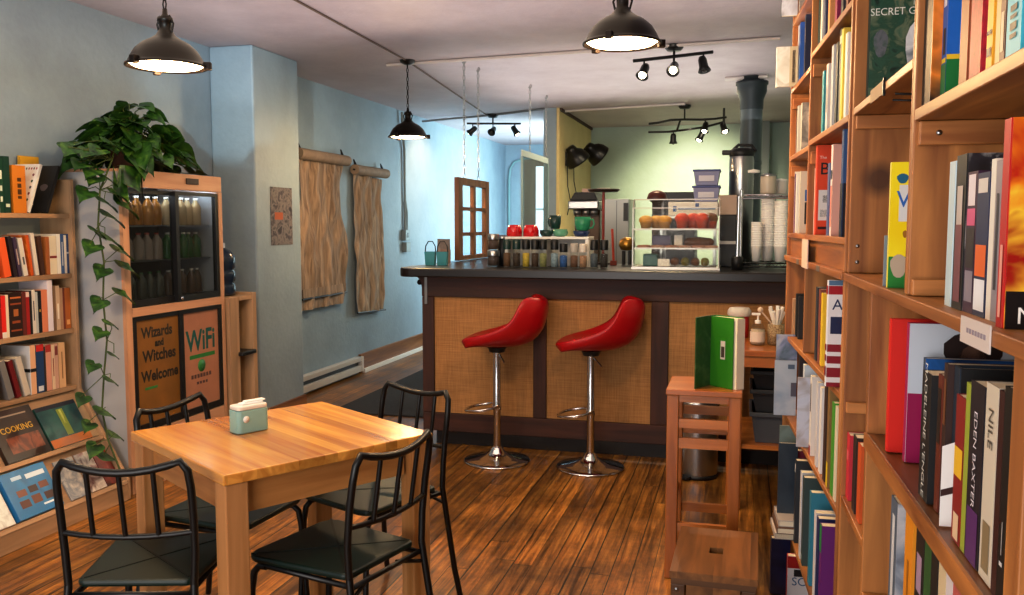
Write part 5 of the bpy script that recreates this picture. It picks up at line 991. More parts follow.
cb = MB(); a = S + nrm*-.022; b = E_ + nrm*-.036; wallq(cb, [a, b], zb_, zb_+hB, .004); wallq(cb, [S+Vector((-.002,.002)), a], zb_, zb_+hB, .004); ob('back_cover', cb, mat('#2f7a2a',.35), gb)
# step stool in front
ss = thing('step_stool', 'low brown wooden step stool with a square hand hole in its top', 'step stool', (-.063,2.93,0), R(-1))
SST = wood('#6a421e', '#9c6834', axis=1, rough=.45, boards=9); SSD = wood('#4e301a', '#7a5430', axis=0, rough=.5)
hx, hy, zt3 = .135, .215, .283
tpm = MB(); hw_, hl_ = .022, .026
for (a0_,a1_,b0_,b1_) in ((-hx,-hw_,-hy,hy),(hw_,hx,-hy,hy),(-hw_,hw_,-hy,-hl_),(-hw_,hw_,hl_,hy)): tpm.box(a0_,a1_,b0_,b1_,zt3-.022,zt3)
ob('top', tpm, SST, ss); ob('hole_dark_plate', MB().box(-hw_,hw_,-hl_,hl_,zt3-.05,zt3-.045), mat('#1a0e08',.7), ss)  # near-black plate under the hole; its dark inside is painted
ob('front_rail', MB().box(-hx+.004,hx-.004,-hy+.004,-hy+.022,zt3-.042,zt3-.0225), SSD, ss); 
for sx in (-1,1):
    for sy in (-1,1): ob('leg', MB().box(sx*(hx-.026)-.022,sx*(hx-.026)+.022,sy*(hy-.026)-.022,sy*(hy-.026)+.022,.001,zt3-.043), SSD, ss, bevel=.003)
ob('front_board', MB().box(-hx+.052,hx-.052,-hy+.008,-hy+.026,.06,zt3-.043), SST, ss); ob('side_board', MB().box(-hx+.008,-hx+.026,-hy+.052,hy-.052,.06,zt3-.043), SSD, ss); ob('side_board', MB().box(hx-.026,hx-.008,-hy+.052,hy-.052,.06,zt3-.043), SSD, ss); ob('side_board', MB().box(-hx+.052,hx-.052,hy-.026,hy-.008,.06,zt3-.043), SSD, ss)
for sx in (-1,1):
    ob('screw', MB().lathe([(.0,.003),(.006,.002),(.007,0)], n=12), STEEL, ss, loc=(sx*(hx-.022),-hy+.0035,zt3-.06), rot=(R(90),0,0))
# ------------------------------------------------------------------ right-hand bookcases (four stacked units, slightly turned)
UNITS = {}
for k, (ox, oy, dx) in {1:(.29,1.15,-.028), 2:(.26,2.2,-.063)}.items():
    th = math.atan(-dx); UNITS[k] = (Vector((ox,oy,0)), Vector((-math.sin(th),math.cos(th),0)), Vector((math.cos(th),math.sin(th),0)), th)
def hit(u, px, py, inset=0.0):
    O, e, n, th = UNITS[u]; d = ray(px,py); O2 = O + n*inset
    t = (O2 - Vector((0,0,0))).dot(n) / d.dot(n); p = CO + d*t; return (p - O2).dot(e), p.z      # (distance along the shelf, height)
DP = .255
def unit(name, label, u): O, e, n, th = UNITS[u]; return thing(name, label, 'bookcase', O, th, 'pine bookcases along the right wall')
def panel(t, s0, s1, z0, z1, x0=0, x1=DP, nm='side_panel'): return ob(nm, MB().box(x0,x1,s0,s1,z0,z1), PINE, t, bevel=.002)
def board(t, s0, s1, z0, z1, x0=0, x1=DP, nm='shelf', m=None): return ob(nm, MB().box(x0,x1,s0,s1,z0,z1), m or PINEY, t, bevel=.002)
def cleat(t, s, z0, z1, x0=.004, x1=.2, screws=True):
    c = ob('cleat', MB().box(x0,x1,s-.018,s-.0005,z0,z1), PINEX, t, bevel=.002)
    if screws:
        for x in (x0+.03, x1-.06): ob('screw', MB().lathe([(.0,.002),(.0045,.0015),(.005,0)], n=10), STEEL, c, loc=(x,s-.0182,(z0+z1)/2), rot=(R(90),0,0))
n1 = unit('pine_bookcase', 'nearest lower pine bookcase unit at the right edge, under the long shelf board', 1)
sB, sAl, sA = 1.17, .825, .47
board(n1, -.6, sB+.02, 1.237, 1.257, -.008, DP, 'top_board')
panel(n1, sB, sB+.019, .003, 1.236); panel(n1, sAl, sAl+.02, .003, 1.236); panel(n1, -.135, -.088, .003, 1.236); 
board(n1, -.087, sAl-.001, .905, .932, m=SHELFD); board(n1, -.6, -.136, .905, .932, m=SHELFD); ob('shelf_front', MB().box(-.006,-.0005,-.6,sAl-.001,.903,.934), PINEY, n1)
board(n1, -.087, sAl-.001, .56, .58); board(n1, -.6, -.136, .56, .58); ob('back_panel', MB().box(DP-.006,DP,-.6,sB,.003,1.236), SHELFD, n1)
zBk = hit(1,850,515)[1]; board(n1, sAl+.021, sB-.001, zBk-.02, zBk); cleat(n1, sB, .905, .932, .004, .22, False); cleat(n1, sAl, .535, .558, .004, .2, False)
board(n1, -.6, sB-.001, .06, .08); 


tgl = ob('shelf_label', MB().box(-.0105,-.0085,-.035,.09,1.228,1.262), mat('#cbc2bd',.5), n1)
mk = MB()
for k in range(7): mk.box(-.0112,-.0106,-.02+.012*k,-.0125+.012*k,1.243,1.249)
ob('ink_marks', mk, mat('#8f8690',.6), tgl)
ua = unit('pine_bookcase', 'nearest upper pine bookcase unit with red dragon-like novel at right edge', 1); ua['label'] = 'nearest upper pine bookcase unit at the right edge, holding the red fiery novel'
panel(ua, sA, sA+.02, 1.258, 2.2); panel(ua, -.6, -.58, 1.258, 2.2); board(ua, -.579, sA-.001, 1.553, 1.573); board(ua, -.579, sA-.001, 1.93, 1.95)
cleat(ua, sA, 1.512, 1.552, .006, .22); cleat(ua, sA, 1.258, 1.286, .004, .10, False)
ob('back_panel', MB().box(DP-.006,DP,-.579,sA-.001,1.258,2.2), SHELFD, ua)
ub = unit('pine_bookcase', 'upper pine bookcase unit holding the dark green garden novel and yellow book', 1)
panel(ub, sB, sB+.02, 1.258, 2.25); panel(ub, sA+.021, sA+.03, 1.258, 2.25); board(ub, sA+.031, sB-.001, 1.646, 1.664); board(ub, sA+.031, sB-.001, 2.04, 2.06)
cleat(ub, sB, 1.612, 1.645, .006, .235, False); ob('back_panel', MB().box(DP-.006,DP,sA+.031,sB-.001,1.258,2.25), SHELFD, ub)
for (x,z) in ((.02,1.325),(.02,1.285)): ob('screw', MB().lathe([(.0,.002),(.0045,.0015),(.005,0)], n=10), STEEL, ub, loc=(x,sB-.0005,z), rot=(R(90),0,0))
s_, _ = hit(1,880,95); bk = ob('bookend_clip', MB().box(-.003,.0,s_-.05,s_+.10,1.640,1.668), mat('#8a6a4c',.6), ub); ob('clip_edge', MB().box(-.004,.001,s_-.056,s_-.05,1.636,1.672), BLACK, bk); ob('wire_loop', MB().tube([(.02,s_-.05,1.64),(.06,s_-.06,1.636),(.10,s_-.05,1.634),(.08,s_+.02,1.634),(.03,s_+.03,1.638)], .0025, 6), BLACK, bk)
f1 = unit('pine_bookcase', 'far lower pine bookcase unit crowded with magazines, beside the step stool', 2)
s0f, sD, sE = .142, .87, 1.41
board(f1, s0f, sE+.02, 1.238, 1.258, -.008, DP, 'top_board'); panel(f1, s0f, s0f+.018, .003, 1.237); panel(f1, sD, sD+.018, .946, 1.237); panel(f1, sE, sE+.02, .003, 1.237)
for z in (.945,.64,.24): board(f1, s0f+.019, sE-.001, z-.018, z)
ob('back_panel', MB().box(DP-.006,DP,s0f,sE,.003,1.237), SHELFD, f1)
f2 = unit('pine_bookcase', 'far upper pine bookcase unit beside the bar, tightly filled with books', 2)
panel(f2, s0f, s0f+.018, 1.259, 2.45); panel(f2, sD, sD+.018, 1.259, 2.45); panel(f2, sE, sE+.02, 1.259, 2.45)
ZC = (1.345,1.655,1.938,2.25); ZD = (1.345,1.642,1.902,2.16)
for a,b,zz in ((s0f+.019,sD-.001,ZC),(sD+.019,sE-.001,ZD)):
    for z in zz: board(f2, a, b, z-.018, z)
ob('fascia', MB().box(.012,.03,s0f+.019,sD-.001,1.259,1.326).box(.012,.03,sD+.019,sE-.001,1.259,1.326), PINEY, f2)
for s,z in ((sD,1.92),(sE,1.884),(sD,1.637),(sE,1.624)): cleat(f2, s, z-.06, z-.019, .006, .2, False)
ob('back_panel', MB().box(DP-.006,DP,s0f,sE,1.259,2.45), SHELFD, f2)
a_, _ = hit(2,808,250); sl = ob('paper_tag', MB().box(-.012,-.0095,a_-.08,a_+.06,1.262,1.33).box(-.012,-.0085,a_-.08,a_+.06,1.236,1.262), mat('#d0b8ac',.7), f2)
for px in (800, 821): s_,_ = hit(2,px,262); ob('metal_clip', MB().box(-.0095,-.0085,s_-.03,s_+.03,1.24,1.257), mat('#8a8478',.4,.6), f1)

PH = {'A1':'near upper shelf, right bookcase','A2':'top right corner shelf','A3':'near middle shelf under the long board','A4':'lowest near shelf at bottom right','B1':'shelf under the garden novel','B2':'shelf above the yellow book','B3':'small lower cubby of right bookcase',
      'C1':'highest shelf of far bookcase','C2':'second shelf of far bookcase','C3':'third shelf of far bookcase','D1':'end shelf above the white magazine','D2':'second end shelf','D3':'third end shelf','D0':'topmost end shelf','C4':'shelf just under long board','C5':'crowded lower shelf','C6':'lowest crowded shelf','D4':'end shelf just under long board','D5':'lower end shelf','D6':'bottom end shelf'}
ZR = {'A1':1.2575,'A2':1.5735,'A3':.9345,'A4':.5805,'B1':1.2575,'B2':1.6645,'B3':zBk+.0005,'C1':1.9385,'C2':1.6555,'C3':1.3455,'D1':1.9025,'D2':1.6425,'D3':1.3455,'D0':2.1605,'C4':.9455,'C5':.6405,'C6':.2405,'D4':.9455,'D5':.6405,'D6':.2405}
LIM = {'A1':(-.57,sA-.002),'A2':(-.57,sA-.002),'A3':(-.085,sAl-.003),'A4':(-.085,sAl-.003),'B1':(sA+.033,sB-.003),'B2':(sA+.033,sB-.003),'B3':(sAl+.023,sB-.003)}
for r in ('C1','C2','C3','C4','C5','C6'): LIM[r] = (s0f+.021, sD-.003)
for r in ('D0','D1','D2','D3','D4','D5','D6'): LIM[r] = (sD+.021, sE-.003)
for r in ('C2','C3','D2','D3'): LIM[r] = (LIM[r][0], LIM[r][1]-.019)
for r in ('C5','C6'): LIM[r] = (s0f+.021, sE-.003)
ROWH = {'A1':.292,'A2':.35,'A3':.298,'A4':.32,'B1':.38,'B2':.37,'B3':.30,'C1':.285,'C2':.262,'C3':.288,'D0':.27,'D1':.236,'D2':.238,'D3':.276,'C4':.288,'C5':.284,'C6':.378,'D4':.288,'D5':.32,'D6':.22}
TMAX = {'A':.06,'B':.045,'C':.034,'D':.03}
last = {}
def RB(row, xL, xR, yref, ytop, spine, look, near=None, inset=.018, t=None, h=None, d=.17, gap=.0008, lab=None, dz=0, **k):
    u = 1 if row[0] in 'AB' else 2; O, e, n, th = UNITS[u]; z = ZR[row] + dz
    lo, hi = LIM[row]
    sf = min(hit(u,xL,yref,inset)[0], hi)
    if row in last: sf = min(sf, last[row] - gap)
    if t is None: t = max(.006, sf - hit(u,xR,yref,inset)[0] - gap)
    t = min(t, TMAX[row[0]], max(.005, sf-lo))
    last[row] = sf - t
    hh = h or max(.08, hit(u,xL,ytop,inset)[1] - z)
    hh = min(hh, ROWH[row])
    p = O + e*sf + n*inset; p.z = z
    d = min(d, DP-.012-inset)
    return book(lab or f'{look}, {PH[row]}', t, d, hh, p, th-R(90), spine, near=near, group=f'books on the {PH[row]}', **k)

# --- near upper shelf (fiery red novel)
RB('A1',948,955,230,163,'#b9cdd4','pale blue paperback', soft=False, near='#aebfc6')
RB('A1',955,966,230,157,'#15161a','black hardback with patterned spine', near=art(['#141416','#2a2a30','#d8d4d0'],14,1.5), soft=False, marks=[(.05,.55,'#7a4a52',.2),(.55,.8,'#b8b0ac',.25)])
RB('A1',966,976,230,173,'#3c1a3c','purple and pink photo spine', marks=[(.08,.3,'#8a8490',.1),(.32,.6,'#2a2228',.1),(.62,.74,'#c85a86',.1),(.76,.98,'#d8cfd4',.15)])
RB('A1',976,988,230,174,'#1a2a52','navy and orange flame paperback with white label', marks=[(.04,.26,'#e0e2e6',.05),(.28,.5,'#d86a26',.05),(.86,.96,'#c9c4c0',.1)])
RB('A1',989,994,230,160,'#dcd6cc','cream spined paperback', near='#cfc7bb')
RB('A1',994,1000,230,162,'#8f8a90','grey striped paperback', marks=[(.2,.8,'#3a3840',.3)])
FIRE = art(['#3a0c0c','#b81c12','#e88a1e','#f2c43a','#a01810'], 7, 2.1)
RB('A1',1000.5,1009,230,124,'#b3161a','thick red fiery novel titled M', near=FIRE, soft=False, d=.19, h=.245, inset=.008, lab='thick red novel with fiery cover and big white M, right edge', marks=[(.05,.4,'#e0a090',.35)],
   extra=[('cover_band','near',0,1,0,.18,'#141012')], ttl=[('M',.028,'#f0ece6','near',(.12,.06),1.0)])
# --- top right corner shelf
RB('A2',922,936,60,-6,'#1c1714','black and orange novel', near=art(['#17120f','#3a2418','#e0862e','#17120f'],5,4.2), inset=.010, d=.19)
RB('A2',938,956,60,-8,'#1f63b8','tall blue and green picture book with yellow insect', near=art(['#2a74c8','#1f6ac0','#2a74c8'],5,2.0), inset=.025, d=.2, t=.03, extra=[('cover_band','near',0,1,0,.35,'#1d7a3c'),('cover_band','near',.0,1,.35,.39,'#e0c030')], marks=[(0,.32,'#1f7a42',.0),(.33,.37,'#e0c83a',.1),(.40,.62,'#1a1a1a',.3),(.8,.95,'#d8dce8',.2)])
RB('A2',960,969,60,-8,'#8a4018','orange brown hardback', soft=False)
RB('A2',970,986,60,-8,mat('#b01830',.5,var=.4,vscale=120),'glittery crimson hardback', soft=False)
RB('A2',986.5,994,60,-8,'#d8a21a','deep yellow hardback with black marks', soft=False, marks=[(.2,.3,'#2a2014',.2),(.45,.5,'#2a2014',.2)])
RB('A2',994.5,999,60,-8,'#c7a878','tan spined paperback'); RB('A2',999,1004,60,-8,'#6b4a3c','brown printed paperback', marks=[(.2,.7,'#c0a890',.2)])
RB('A2',1004,1030,60,-8,'#3fb0c4','turquoise hardback with dark spine marks', soft=False, marks=[(.3,.36,'#15383c',.3),(.4,.5,'#15383c',.3),(.55,.6,'#15383c',.3),(.64,.72,'#15383c',.3)], inset=.02, d=.2)
# --- near middle shelf
RB('A3',888,890,380,322,'#d8281a','large bright red hardback', near='#cf2316', soft=False, inset=.012, d=.235, h=.262, t=.022, lab='large bright red hardback on the near middle shelf')
RB('A3',905,912,400,331,'#a8185a','white covered book with dark haired head and magenta edge', near='#c4ccd6', soft=False, inset=.030, d=.21, h=.262, t=.02, lab='magenta and white portrait cover book beside the large red hardback', extra=[('cover_portrait','near',.28,.75,.62,.96,'#2a1c1a'),('cover_face','near',.40,.62,.58,.86,'#8a6250'),('cover_band','near',0,1,0,.5,'#9a1a52')])
RB('A3',922,928,400,356,'#233450','blue planet paperback', near=art(['#12141c','#2a62a8','#10121a'],6,6.0), inset=.05, d=.15, t=.018, lab='dark paperback with blue planet picture behind the black titled paperback')
RB('A3',921,936,420,368,'#15171b','black paperback', near='#1a1a1c', inset=.012, d=.12, lab='black paperback with large white capitals down its spine, beside the portrait cover book', ttl=[("MADELEINE L'ENGLE",.024,'#d8dcd8','spine',.55,1.0)])
RB('A3',937,941,420,372,'#6a2a18','brown red paperback', marks=[(.5,.9,'#2a1a14',.1)], inset=.018, d=.12)
RB('A3',941,946,420,360,'#3a2420','dark brown paperback', inset=.02, d=.13, marks=[(.6,.9,'#7a4a2a',.2)])
RB('A3',948,962,420,352,'#1f2f3f','big dark blue hardback with gold swirl on black cover', near='#101216', soft=False, inset=.03, d=.20, h=.235, t=.035, lab='big dark blue and black hardback with gold swirl, near middle shelf', extra=[('gold_line','near',.25,.9,.90,.915,'#8a7a4a'),('gold_line','near',.05,.10,.55,.8,'#a89a6a'),('gold_line','near',.3,.9,.80,.825,'#6a5a2a')])

RB('A3',955,964,440,392,'#8c1f1a','dark red paperback with yellow label', marks=[(.45,.65,'#e0b82a',.05),(.02,.2,'#d8c0a0',.2)], inset=.012, d=.12)
RB('A3',964.5,969,440,380,'#9aa83a','yellow green thin paperback', inset=.012, d=.12)
RB('A3',969,984,440,378,'#1d1722','black and purple paperback', inset=.012, d=.12, lab='black paperback with white capitals and purple foot, left of the off white paperback', marks=[(.0,.3,'#5a2a6a',.1)], ttl=[('EDEN BAXTER',.020,'#e0dce4','spine',.58,1.0)])
RB('A3',984.5,997,440,380,'#c9c2b2','off white paperback', inset=.012, d=.12, lab='off white paperback with grey capitals and tan foot, near middle shelf', marks=[(.05,.3,'#8a7a5a',.2)], ttl=[('NILE',.026,'#5a5448','spine',.78,1.0)])
RB('A3',997.5,1003,440,388,'#3a1414','dark maroon paperback', inset=.01, d=.12)
RB('A3',1003,1011,440,384,'#0d0d0f','tall black hardback with white spine marks', inset=.004, d=.15, marks=[(.2,.22,'#c8c8c8',.3),(.25,.4,'#a8a8a8',.45)])
# loose sheet of white paper between the paperbacks
sf,zp = hit(1,948,470,.0); O,e,n,th = UNITS[1]
lp = thing('paper_sheet', 'white paper sheet with a dark ribbon standing between the paperbacks', 'paper', tuple(O+e*(hit(1,948,452,.014)[0])+n*.006+Vector((0,0,.935))), th-R(90))
# --- lowest near shelf
RB('A4',890,905,540,492,'#5a6a7c','grey blue paperback with face on cover', near=art(['#3a4656','#8a98a8','#c4c8cc'],12,5.1), inset=.012, d=.16, marks=[(.1,.9,'#c8ced4',.3)])
RB('A4',905,915,540,500,'#d8921e','amber yellow paperback', inset=.012, marks=[(.5,.7,'#a86a14',.4)])
RB('A4',915.5,924,560,508,'#1c181a','black paperback with pale mauve patch', inset=.014, marks=[(.6,.8,'#a890a8',.2)])
RB('A4',924,931,570,515,'#2a5a2c','dark green paperback with pink figure', inset=.014, marks=[(.3,.5,'#c89a90',.2)])
RB('A4',931,938,570,520,'#17191b','plain black paperback', inset=.014); RB('A4',938.5,946,580,540,'#cdbf9e','cream paperback', inset=.014)
RB('A4',946,953,585,545,'#d0ccd0','white mauve paperback', inset=.014); RB('A4',953,960,590,555,'#b8605a','pinkish red paperback', inset=.014, marks=[(.5,.8,'#e0c8c0',.2)])
# --- shelf with the yellow book
RB('B1',883,888,270,258,'#7a8a96','low blue grey booklet', t=.008, h=.10, inset=.0, d=.15)
YEL = art(['#f0dc1e','#f4e42a','#ecd414'], 4, 1.0)
RB('B1',888,892,230,166,'#e8dc5a','bright yellow children\'s book with dog photo', near=YEL, soft=True, inset=.0, d=.17, h=.24, t=.014, lab='bright yellow picture book with green foot and white panel, standing alone', extra=[('cover_bird','near',.06,.18,.83,.91,'#1f6a8a'),('cover_panel','near',.09,.9,.53,.82,'#d4d8d8'),('cover_band','near',0,1,0,.25,'#2a8a3a'),('cover_dog','near',.02,.20,.08,.27,'#b8ac98'),('cover_spot','near',.14,.19,.4,.46,'#a0701e')], ttl=[('W',.045,'#2a6ab8','near',(.20,.70),1)])
# --- dark green garden novel
GARD = art(['#16302a','#2f5a48','#28503e','#6a7a60','#3a6450'], 26, 3.0)
RB('B2',862,866,60,-40,'#1c3a34','dark green hardback', near=GARD, soft=False, inset=.028, d=.2, h=.30, t=.03, lab='large dark green novel with pale bush and white flower figure on its cover',
   extra=[('white_figure','near',.40,.64,.20,.66,art(['#b8c0c4','#e4e8ea','#8f9aa0'],16,2)),('pale_bush','near',.04,.2,.38,.60,art(['#2f4a40','#6a7078','#3a5a4c'],24,5))], ttl=[('The',.018,'#d8dcd0','near',(.52,.80),1),('SECRET GARDEN',.0245,'#e8ece4','near',(.44,.735),.95)])
# --- small cubby
RB('B3',845,852,470,428,'#c83040','coral red paperback', marks=[(.6,.75,'#e06a70',.2)], inset=.01); RB('B3',852.5,857,470,432,'#2a1c1c','dark brown paperback', inset=.01); RB('B3',857,864,480,440,'#c85a22','burnt orange paperback', inset=.01); RB('B3',864,868,480,436,'#1c1c1e','black thin paperback', inset=.012)
# --- far bookcase, from its highest shelf down
R_ = [('C1',813,817,30,-6,'#1c2a38','dark navy hardback'),('C1',817,820.5,30,-6,'#23403c','dark teal paperback'),('C1',820.5,824,30,-4,'#d8d2c8','white paperback with brown spots',),('C1',824,828,25,-4,'#1d2b52','navy paperback'),('C1',828,835,20,-5,'#c8965a','tan hardback with white block'),('C1',835,841,14,-5,'#8a1a4a','magenta paperback'),('C1',841,846,10,-5,'#2a2c34','charcoal paperback'),('C1',846,851,5,-6,'#6a3a22','brown hardback')]
for r in R_: RB(*r, d=.18)
C2_ = [('C2',822,826,95,73,'#2a8a96','teal paperback',{}),('C2',826,831,92,66,'#c9c4c0','pale grey paperback',{'marks':[(.3,.7,'#8a8484',.3)]}),('C2',831,836,85,48,'#a9aaac','mid grey hardback',{'near':'#c4c4c2'}),('C2',835.5,839,75,45,'#1f2422','black hardback',{}),('C2',839,841.5,75,27,'#1c3a2c','dark green hardback with cream lettering block',{'marks':[(.85,.93,'#c8c8a8',.1)]}),('C2',841,845,75,32,'#dcc23a','tall lemon yellow hardback',{'near':'#d8c04a','soft':False,'d':.2}),('C2',845,849,75,36,'#d8d4cc','white cover book with orange square and circle emblem',{'near':'#dcdad4','soft':False,'d':.21,'extra':[('cover_square','near',.04,.95,.62,.92,'#d88a2a'),('cover_mark','near',.09,.15,.70,.82,'#2a3a7a')],'ttl':[('C',.06,'#2c4a5a','near',(.12,.42),1)]})]
for *r,k in C2_: RB(*r, **k)
C3_ = [('C3',811,814.5,200,170,'#d8b8b0','pale pink paperback',{}),('C3',815,819,200,138,'#d8502a','orange hardback with large black B',{'near':'#d8481e','soft':False,'d':.19,'lab':'tall orange hardback with black letter B on the far bookcase','extra':[('cover_panel','near',.03,1,.16,.5,'#dcdad6'),('cover_mark','near',.10,.22,.36,.44,'#1a1a1a'),('cover_mark','near',.06,.2,.2,.28,'#3a6a72'),('cover_mark','near',.03,.3,.06,.09,'#3a1410')],'ttl':[('B',.055,'#141214','near',(.12,.73),1),('The',.014,'#e8dcd0','near',(.09,.86),1)]}),('C3',827,830,200,164,'#54608c','slate blue paperback',{}),('C3',830,834,200,146,'#e0d4d2','white and salmon paperback with spine blocks',{'near':'#d8a898','marks':[(.1,.55,'#d88a78',.15),(.62,.72,'#2a3444',.15)]}),('C3',841,844.5,190,131,'#2a4a7c','tall deep blue hardback',{'near':'#2c5488','soft':False,'marks':[(0,.5,'#14182a')],'extra':[('cover_band','near',0,1,0,.5,'#161a28')]})]
for *r,k in C3_: RB(*r, **k)
D_ = [('D0',793,797,12,-6,'#2a3a4c','slate navy hardback',{}),('D0',797,802,8,-6,'#c8c4c0','white hardback',{}),
 ('D1',793,796,60,28,'#8a3024','brick red hardback',{}),('D1',796,799,60,24,'#c8ccd6','pale blue white paperback',{}),('D1',799,804,60,20,'#2a58a8','royal blue hardback with white streaks',{'marks':[(.1,.5,'#8ab0dc',.3)]}),('D1',804,809,55,18,'#1c2440','midnight navy hardback',{}),
 ('D2',791,793.5,130,122,'#c8a89a','rosy beige thin book',{}),('D2',793.5,797,130,110,'#1e1c20','black paperback',{}),('D2',797,801,125,107,'#c8c4bc','white paperback',{}),('D2',801,806,120,104,'#bdb8aa','cream covered book with black picture',{'near':art(['#d8d4c8','#8a8a84','#26282a'],10,3.4)}),
 ('D3',790,793,200,174,'#dcd4d0','white paperback',{}),('D3',793,795.5,200,175,'#5a3a6a','purple thin paperback',{}),('D3',795.5,799,200,174,'#d8d4d0','white striped paperback',{}),('D3',799,803,200,172,'#b8b0a4','cream book with blue and black panel',{'near':'#c8c0b2','extra':[('cover_panel','near',.1,1,.52,.7,'#2a62a8'),('cover_panel','near',.1,1,.15,.5,'#1a1c20')]})]
for *r,k in D_: RB(*r, **k)
def mag(label, px0, px1, py0, py1, yref_s, spine, near, t=.006, u=2, name='magazine', cat='magazine', z=None, hmax=9, **k):
    """thin publication sticking out past the shelf front: its cover faces the bar-side aisle"""
    O,e,n,th = UNITS[u]; s = yref_s; base = O + e*s
    d = ray(px0, (py0+py1)/2); tt = (base - CO).dot(e) / d.dot(e); p = CO + d*tt; x = (p - base).dot(n)
    d2 = ray(px1, (py0+py1)/2); p2 = CO + d2*((base-CO).dot(e)/d2.dot(e)); w = (p2-base).dot(n) - x
    zt = (CO + ray(px0,py0)*((base-CO).dot(e)/ray(px0,py0).dot(e))).z; zb = z if z is not None else (CO + ray(px0,py1)*((base-CO).dot(e)/ray(px0,py1).dot(e))).z
    q = base + n*x; q.z = zb; zt = min(zt, zb+hmax)
    return book(label, t, w, zt-zb, q, th-R(90), spine, near=near, group='magazines at the bookcase end', name=name, cat=cat, **k)
mag('white booklet sticking out of the end shelf above the bar cups', 776, 797, 48, 88, sE-.05, '#d8d4cc', art(['#c8c6c2','#e0deda','#9aa0a2'],12,2.8), .02, name='book', cat='book', z=1.903, extra=[('cover_strip','near',.62,1,0,1,'#c0b49a'),('cover_mark','near',.75,.9,.1,.9,'#6a5c4a')])
mag('dark navy book sticking out of the topmost end shelf', 781, 797, -10, 19, sE-.08, '#22343c', art(['#1c2440','#d8d8dc','#2a4a52'],6,8.8), .025, name='book', cat='book', z=2.161)
# under the long board
RB('D4',792,796,315,298,'#b89a7a','tan thin book with framed picture', inset=.02, near='#b08a62'); RB('D4',794,798,320,292,'#17181a','black hardback', soft=False, inset=.03, near='#141517'); RB('D4',798,802,320,296,'#1f2022','second black hardback, nearer', soft=False, inset=.03, near='#18191b')
C4_ = [('C4',815,818,330,286,'#33363c','dark grey hardback',{}),('C4',818,820.5,330,288,'#8a4a3a','reddish thin paperback',{}),('C4',820.5,824.5,330,292,'#e0c02a','golden yellow paperback',{})]
for *r,k in C4_: RB(*r, **k)
USA = 'large book with red and white stripes and blue lettered flag spine, far bookcase'
RB('C4',826,841,340,284,'#e4e4e6','flag spine book', inset=-.02, d=.22, t=.022, h=.285, lab=USA, near='#dcdcde', soft=False, marks=[(.87,.95,'#a81c2a'),(.34,.40,'#8c1c2c'),(.24,.30,'#8c1c2c'),(.10,.19,'#8c1c2c')], extra=[('cover_band','near',0,1,.955,1,'#5a7a9a'),('cover_band','near',0,1,.87,.95,'#a81c2a'),('cover_band','near',0,1,.33,.40,'#8c1c2c'),('cover_band','near',0,1,.22,.29,'#8c1c2c'),('cover_band','near',0,1,.09,.18,'#8c1c2c'),('cover_band','near',0,1,.0,.04,'#8c1c2c'),('cover_block','near',.03,.18,.50,.66,'#1c2a52')], ttl=[('A',.040,'#1c2a5a','near',(.105,.77),1.0)])

C5_ = [('C5',797,802,410,350,'#2a1c1a','dark brown hardback behind pale magazines',{}),('C5',802,808,410,362,'#c8d4dc','pale blue white paperback',{}),('C5',810,816,400,374,'#dcd8d2','white paperback with black lettering block',{'marks':[(.55,.9,'#2a2a2c',.3),(0,.12,'#a01c1c',.1)]}),('C5',816,819.5,410,380,'#c9c9cc','light grey paperback',{}),('C5',819.5,823,415,385,'#e0dcd8','thin white paperback',{}),('C5',823.5,827,430,382,'#3c2418','dark brown tall paperback',{}),('C5',827,831,430,384,'#8a6a3a','olive brown paperback with yellow foot',{'marks':[(.0,.25,'#d8c02a',.1)]}),('C5',831.5,834.5,430,400,'#4a9a2c','grass green thin paperback',{}),('C5',834.5,838.5,440,404,'#d4ceb8','cream thin paperback',{})]
for *r,k in C5_: RB(*r, inset=.006, d=.16, **k)
C6_ = [('C6',789,794,500,440,'#7a1c34','maroon hardback with white diamond and green foot',{'marks':[(.25,.45,'#d8d0d0',.15),(0,.12,'#1f7a4a',.0)]}),('C6',794,799,500,446,'#2a2e34','charcoal book with white letter block',{'marks':[(.85,.95,'#d8d8da',.2)]}),('C6',799.5,802,510,460,'#d0d2d4','thin white paperback',{}),('C6',802,808.5,510,455,'#3a4a48','dark grey green hardback',{'marks':[(.05,.12,'#8a9a90',.2)]}),('C6',809,813.5,520,484,'#2f7f96','teal blue hardback',{}),('C6',814,816.5,525,488,'#d8d4d4','narrow white paperback',{}),('C6',816.5,819,530,496,'#23285a','indigo paperback',{}),('C6',819.5,826,545,500,'#6a1f74','purple paperback with green top',{'marks':[(.7,1,'#1f8a4a')]})]
for *r,k in C6_: RB(*r, inset=.004, d=.16, h=.30 if r[1] < 812 else .27, **k)
mag('large pale grey blue magazine sticking out of the far lower shelf', 774, 796, 360, 422, 1.29, '#aeb8c4', art(['#a9b7c6','#b7c2ce','#9aabc0'],6,3.0), .006, z=.6415, extra=[('cover_mark','near',.6,.9,.85,.93,'#5a6a80'),('cover_picture','near',.75,1,.35,.6,'#5a5a6a')])
mag('green and white picture magazine standing above the pale grey blue one', 776, 797, 334, 362, 1.33, '#4a6a62', art(['#3a5a5a','#8a94b4','#c0c8cc'],14,3.7), .008)
mag('pale lilac magazine right of the large grey blue one', 797, 811, 377, 434, .80, '#b8bccc', art(['#b4bed0','#c4cad8','#8a7a6a'],7,7.7), .01, z=.642)
mag('grey green magazine below the large pale blue one', 779, 796, 420, 472, 1.22, '#5a6a64', art(['#5a706a','#7a8a84','#34403e'],6,2.4), .012, z=.2415, hmax=.376)
mag('dark slate folder under the grey green magazine', 778, 797, 442, 490, 1.12, '#2a3440', art(['#26303c','#36424e'],6,5.4), .014, name='folder', cat='folder', z=.2415, hmax=.37)
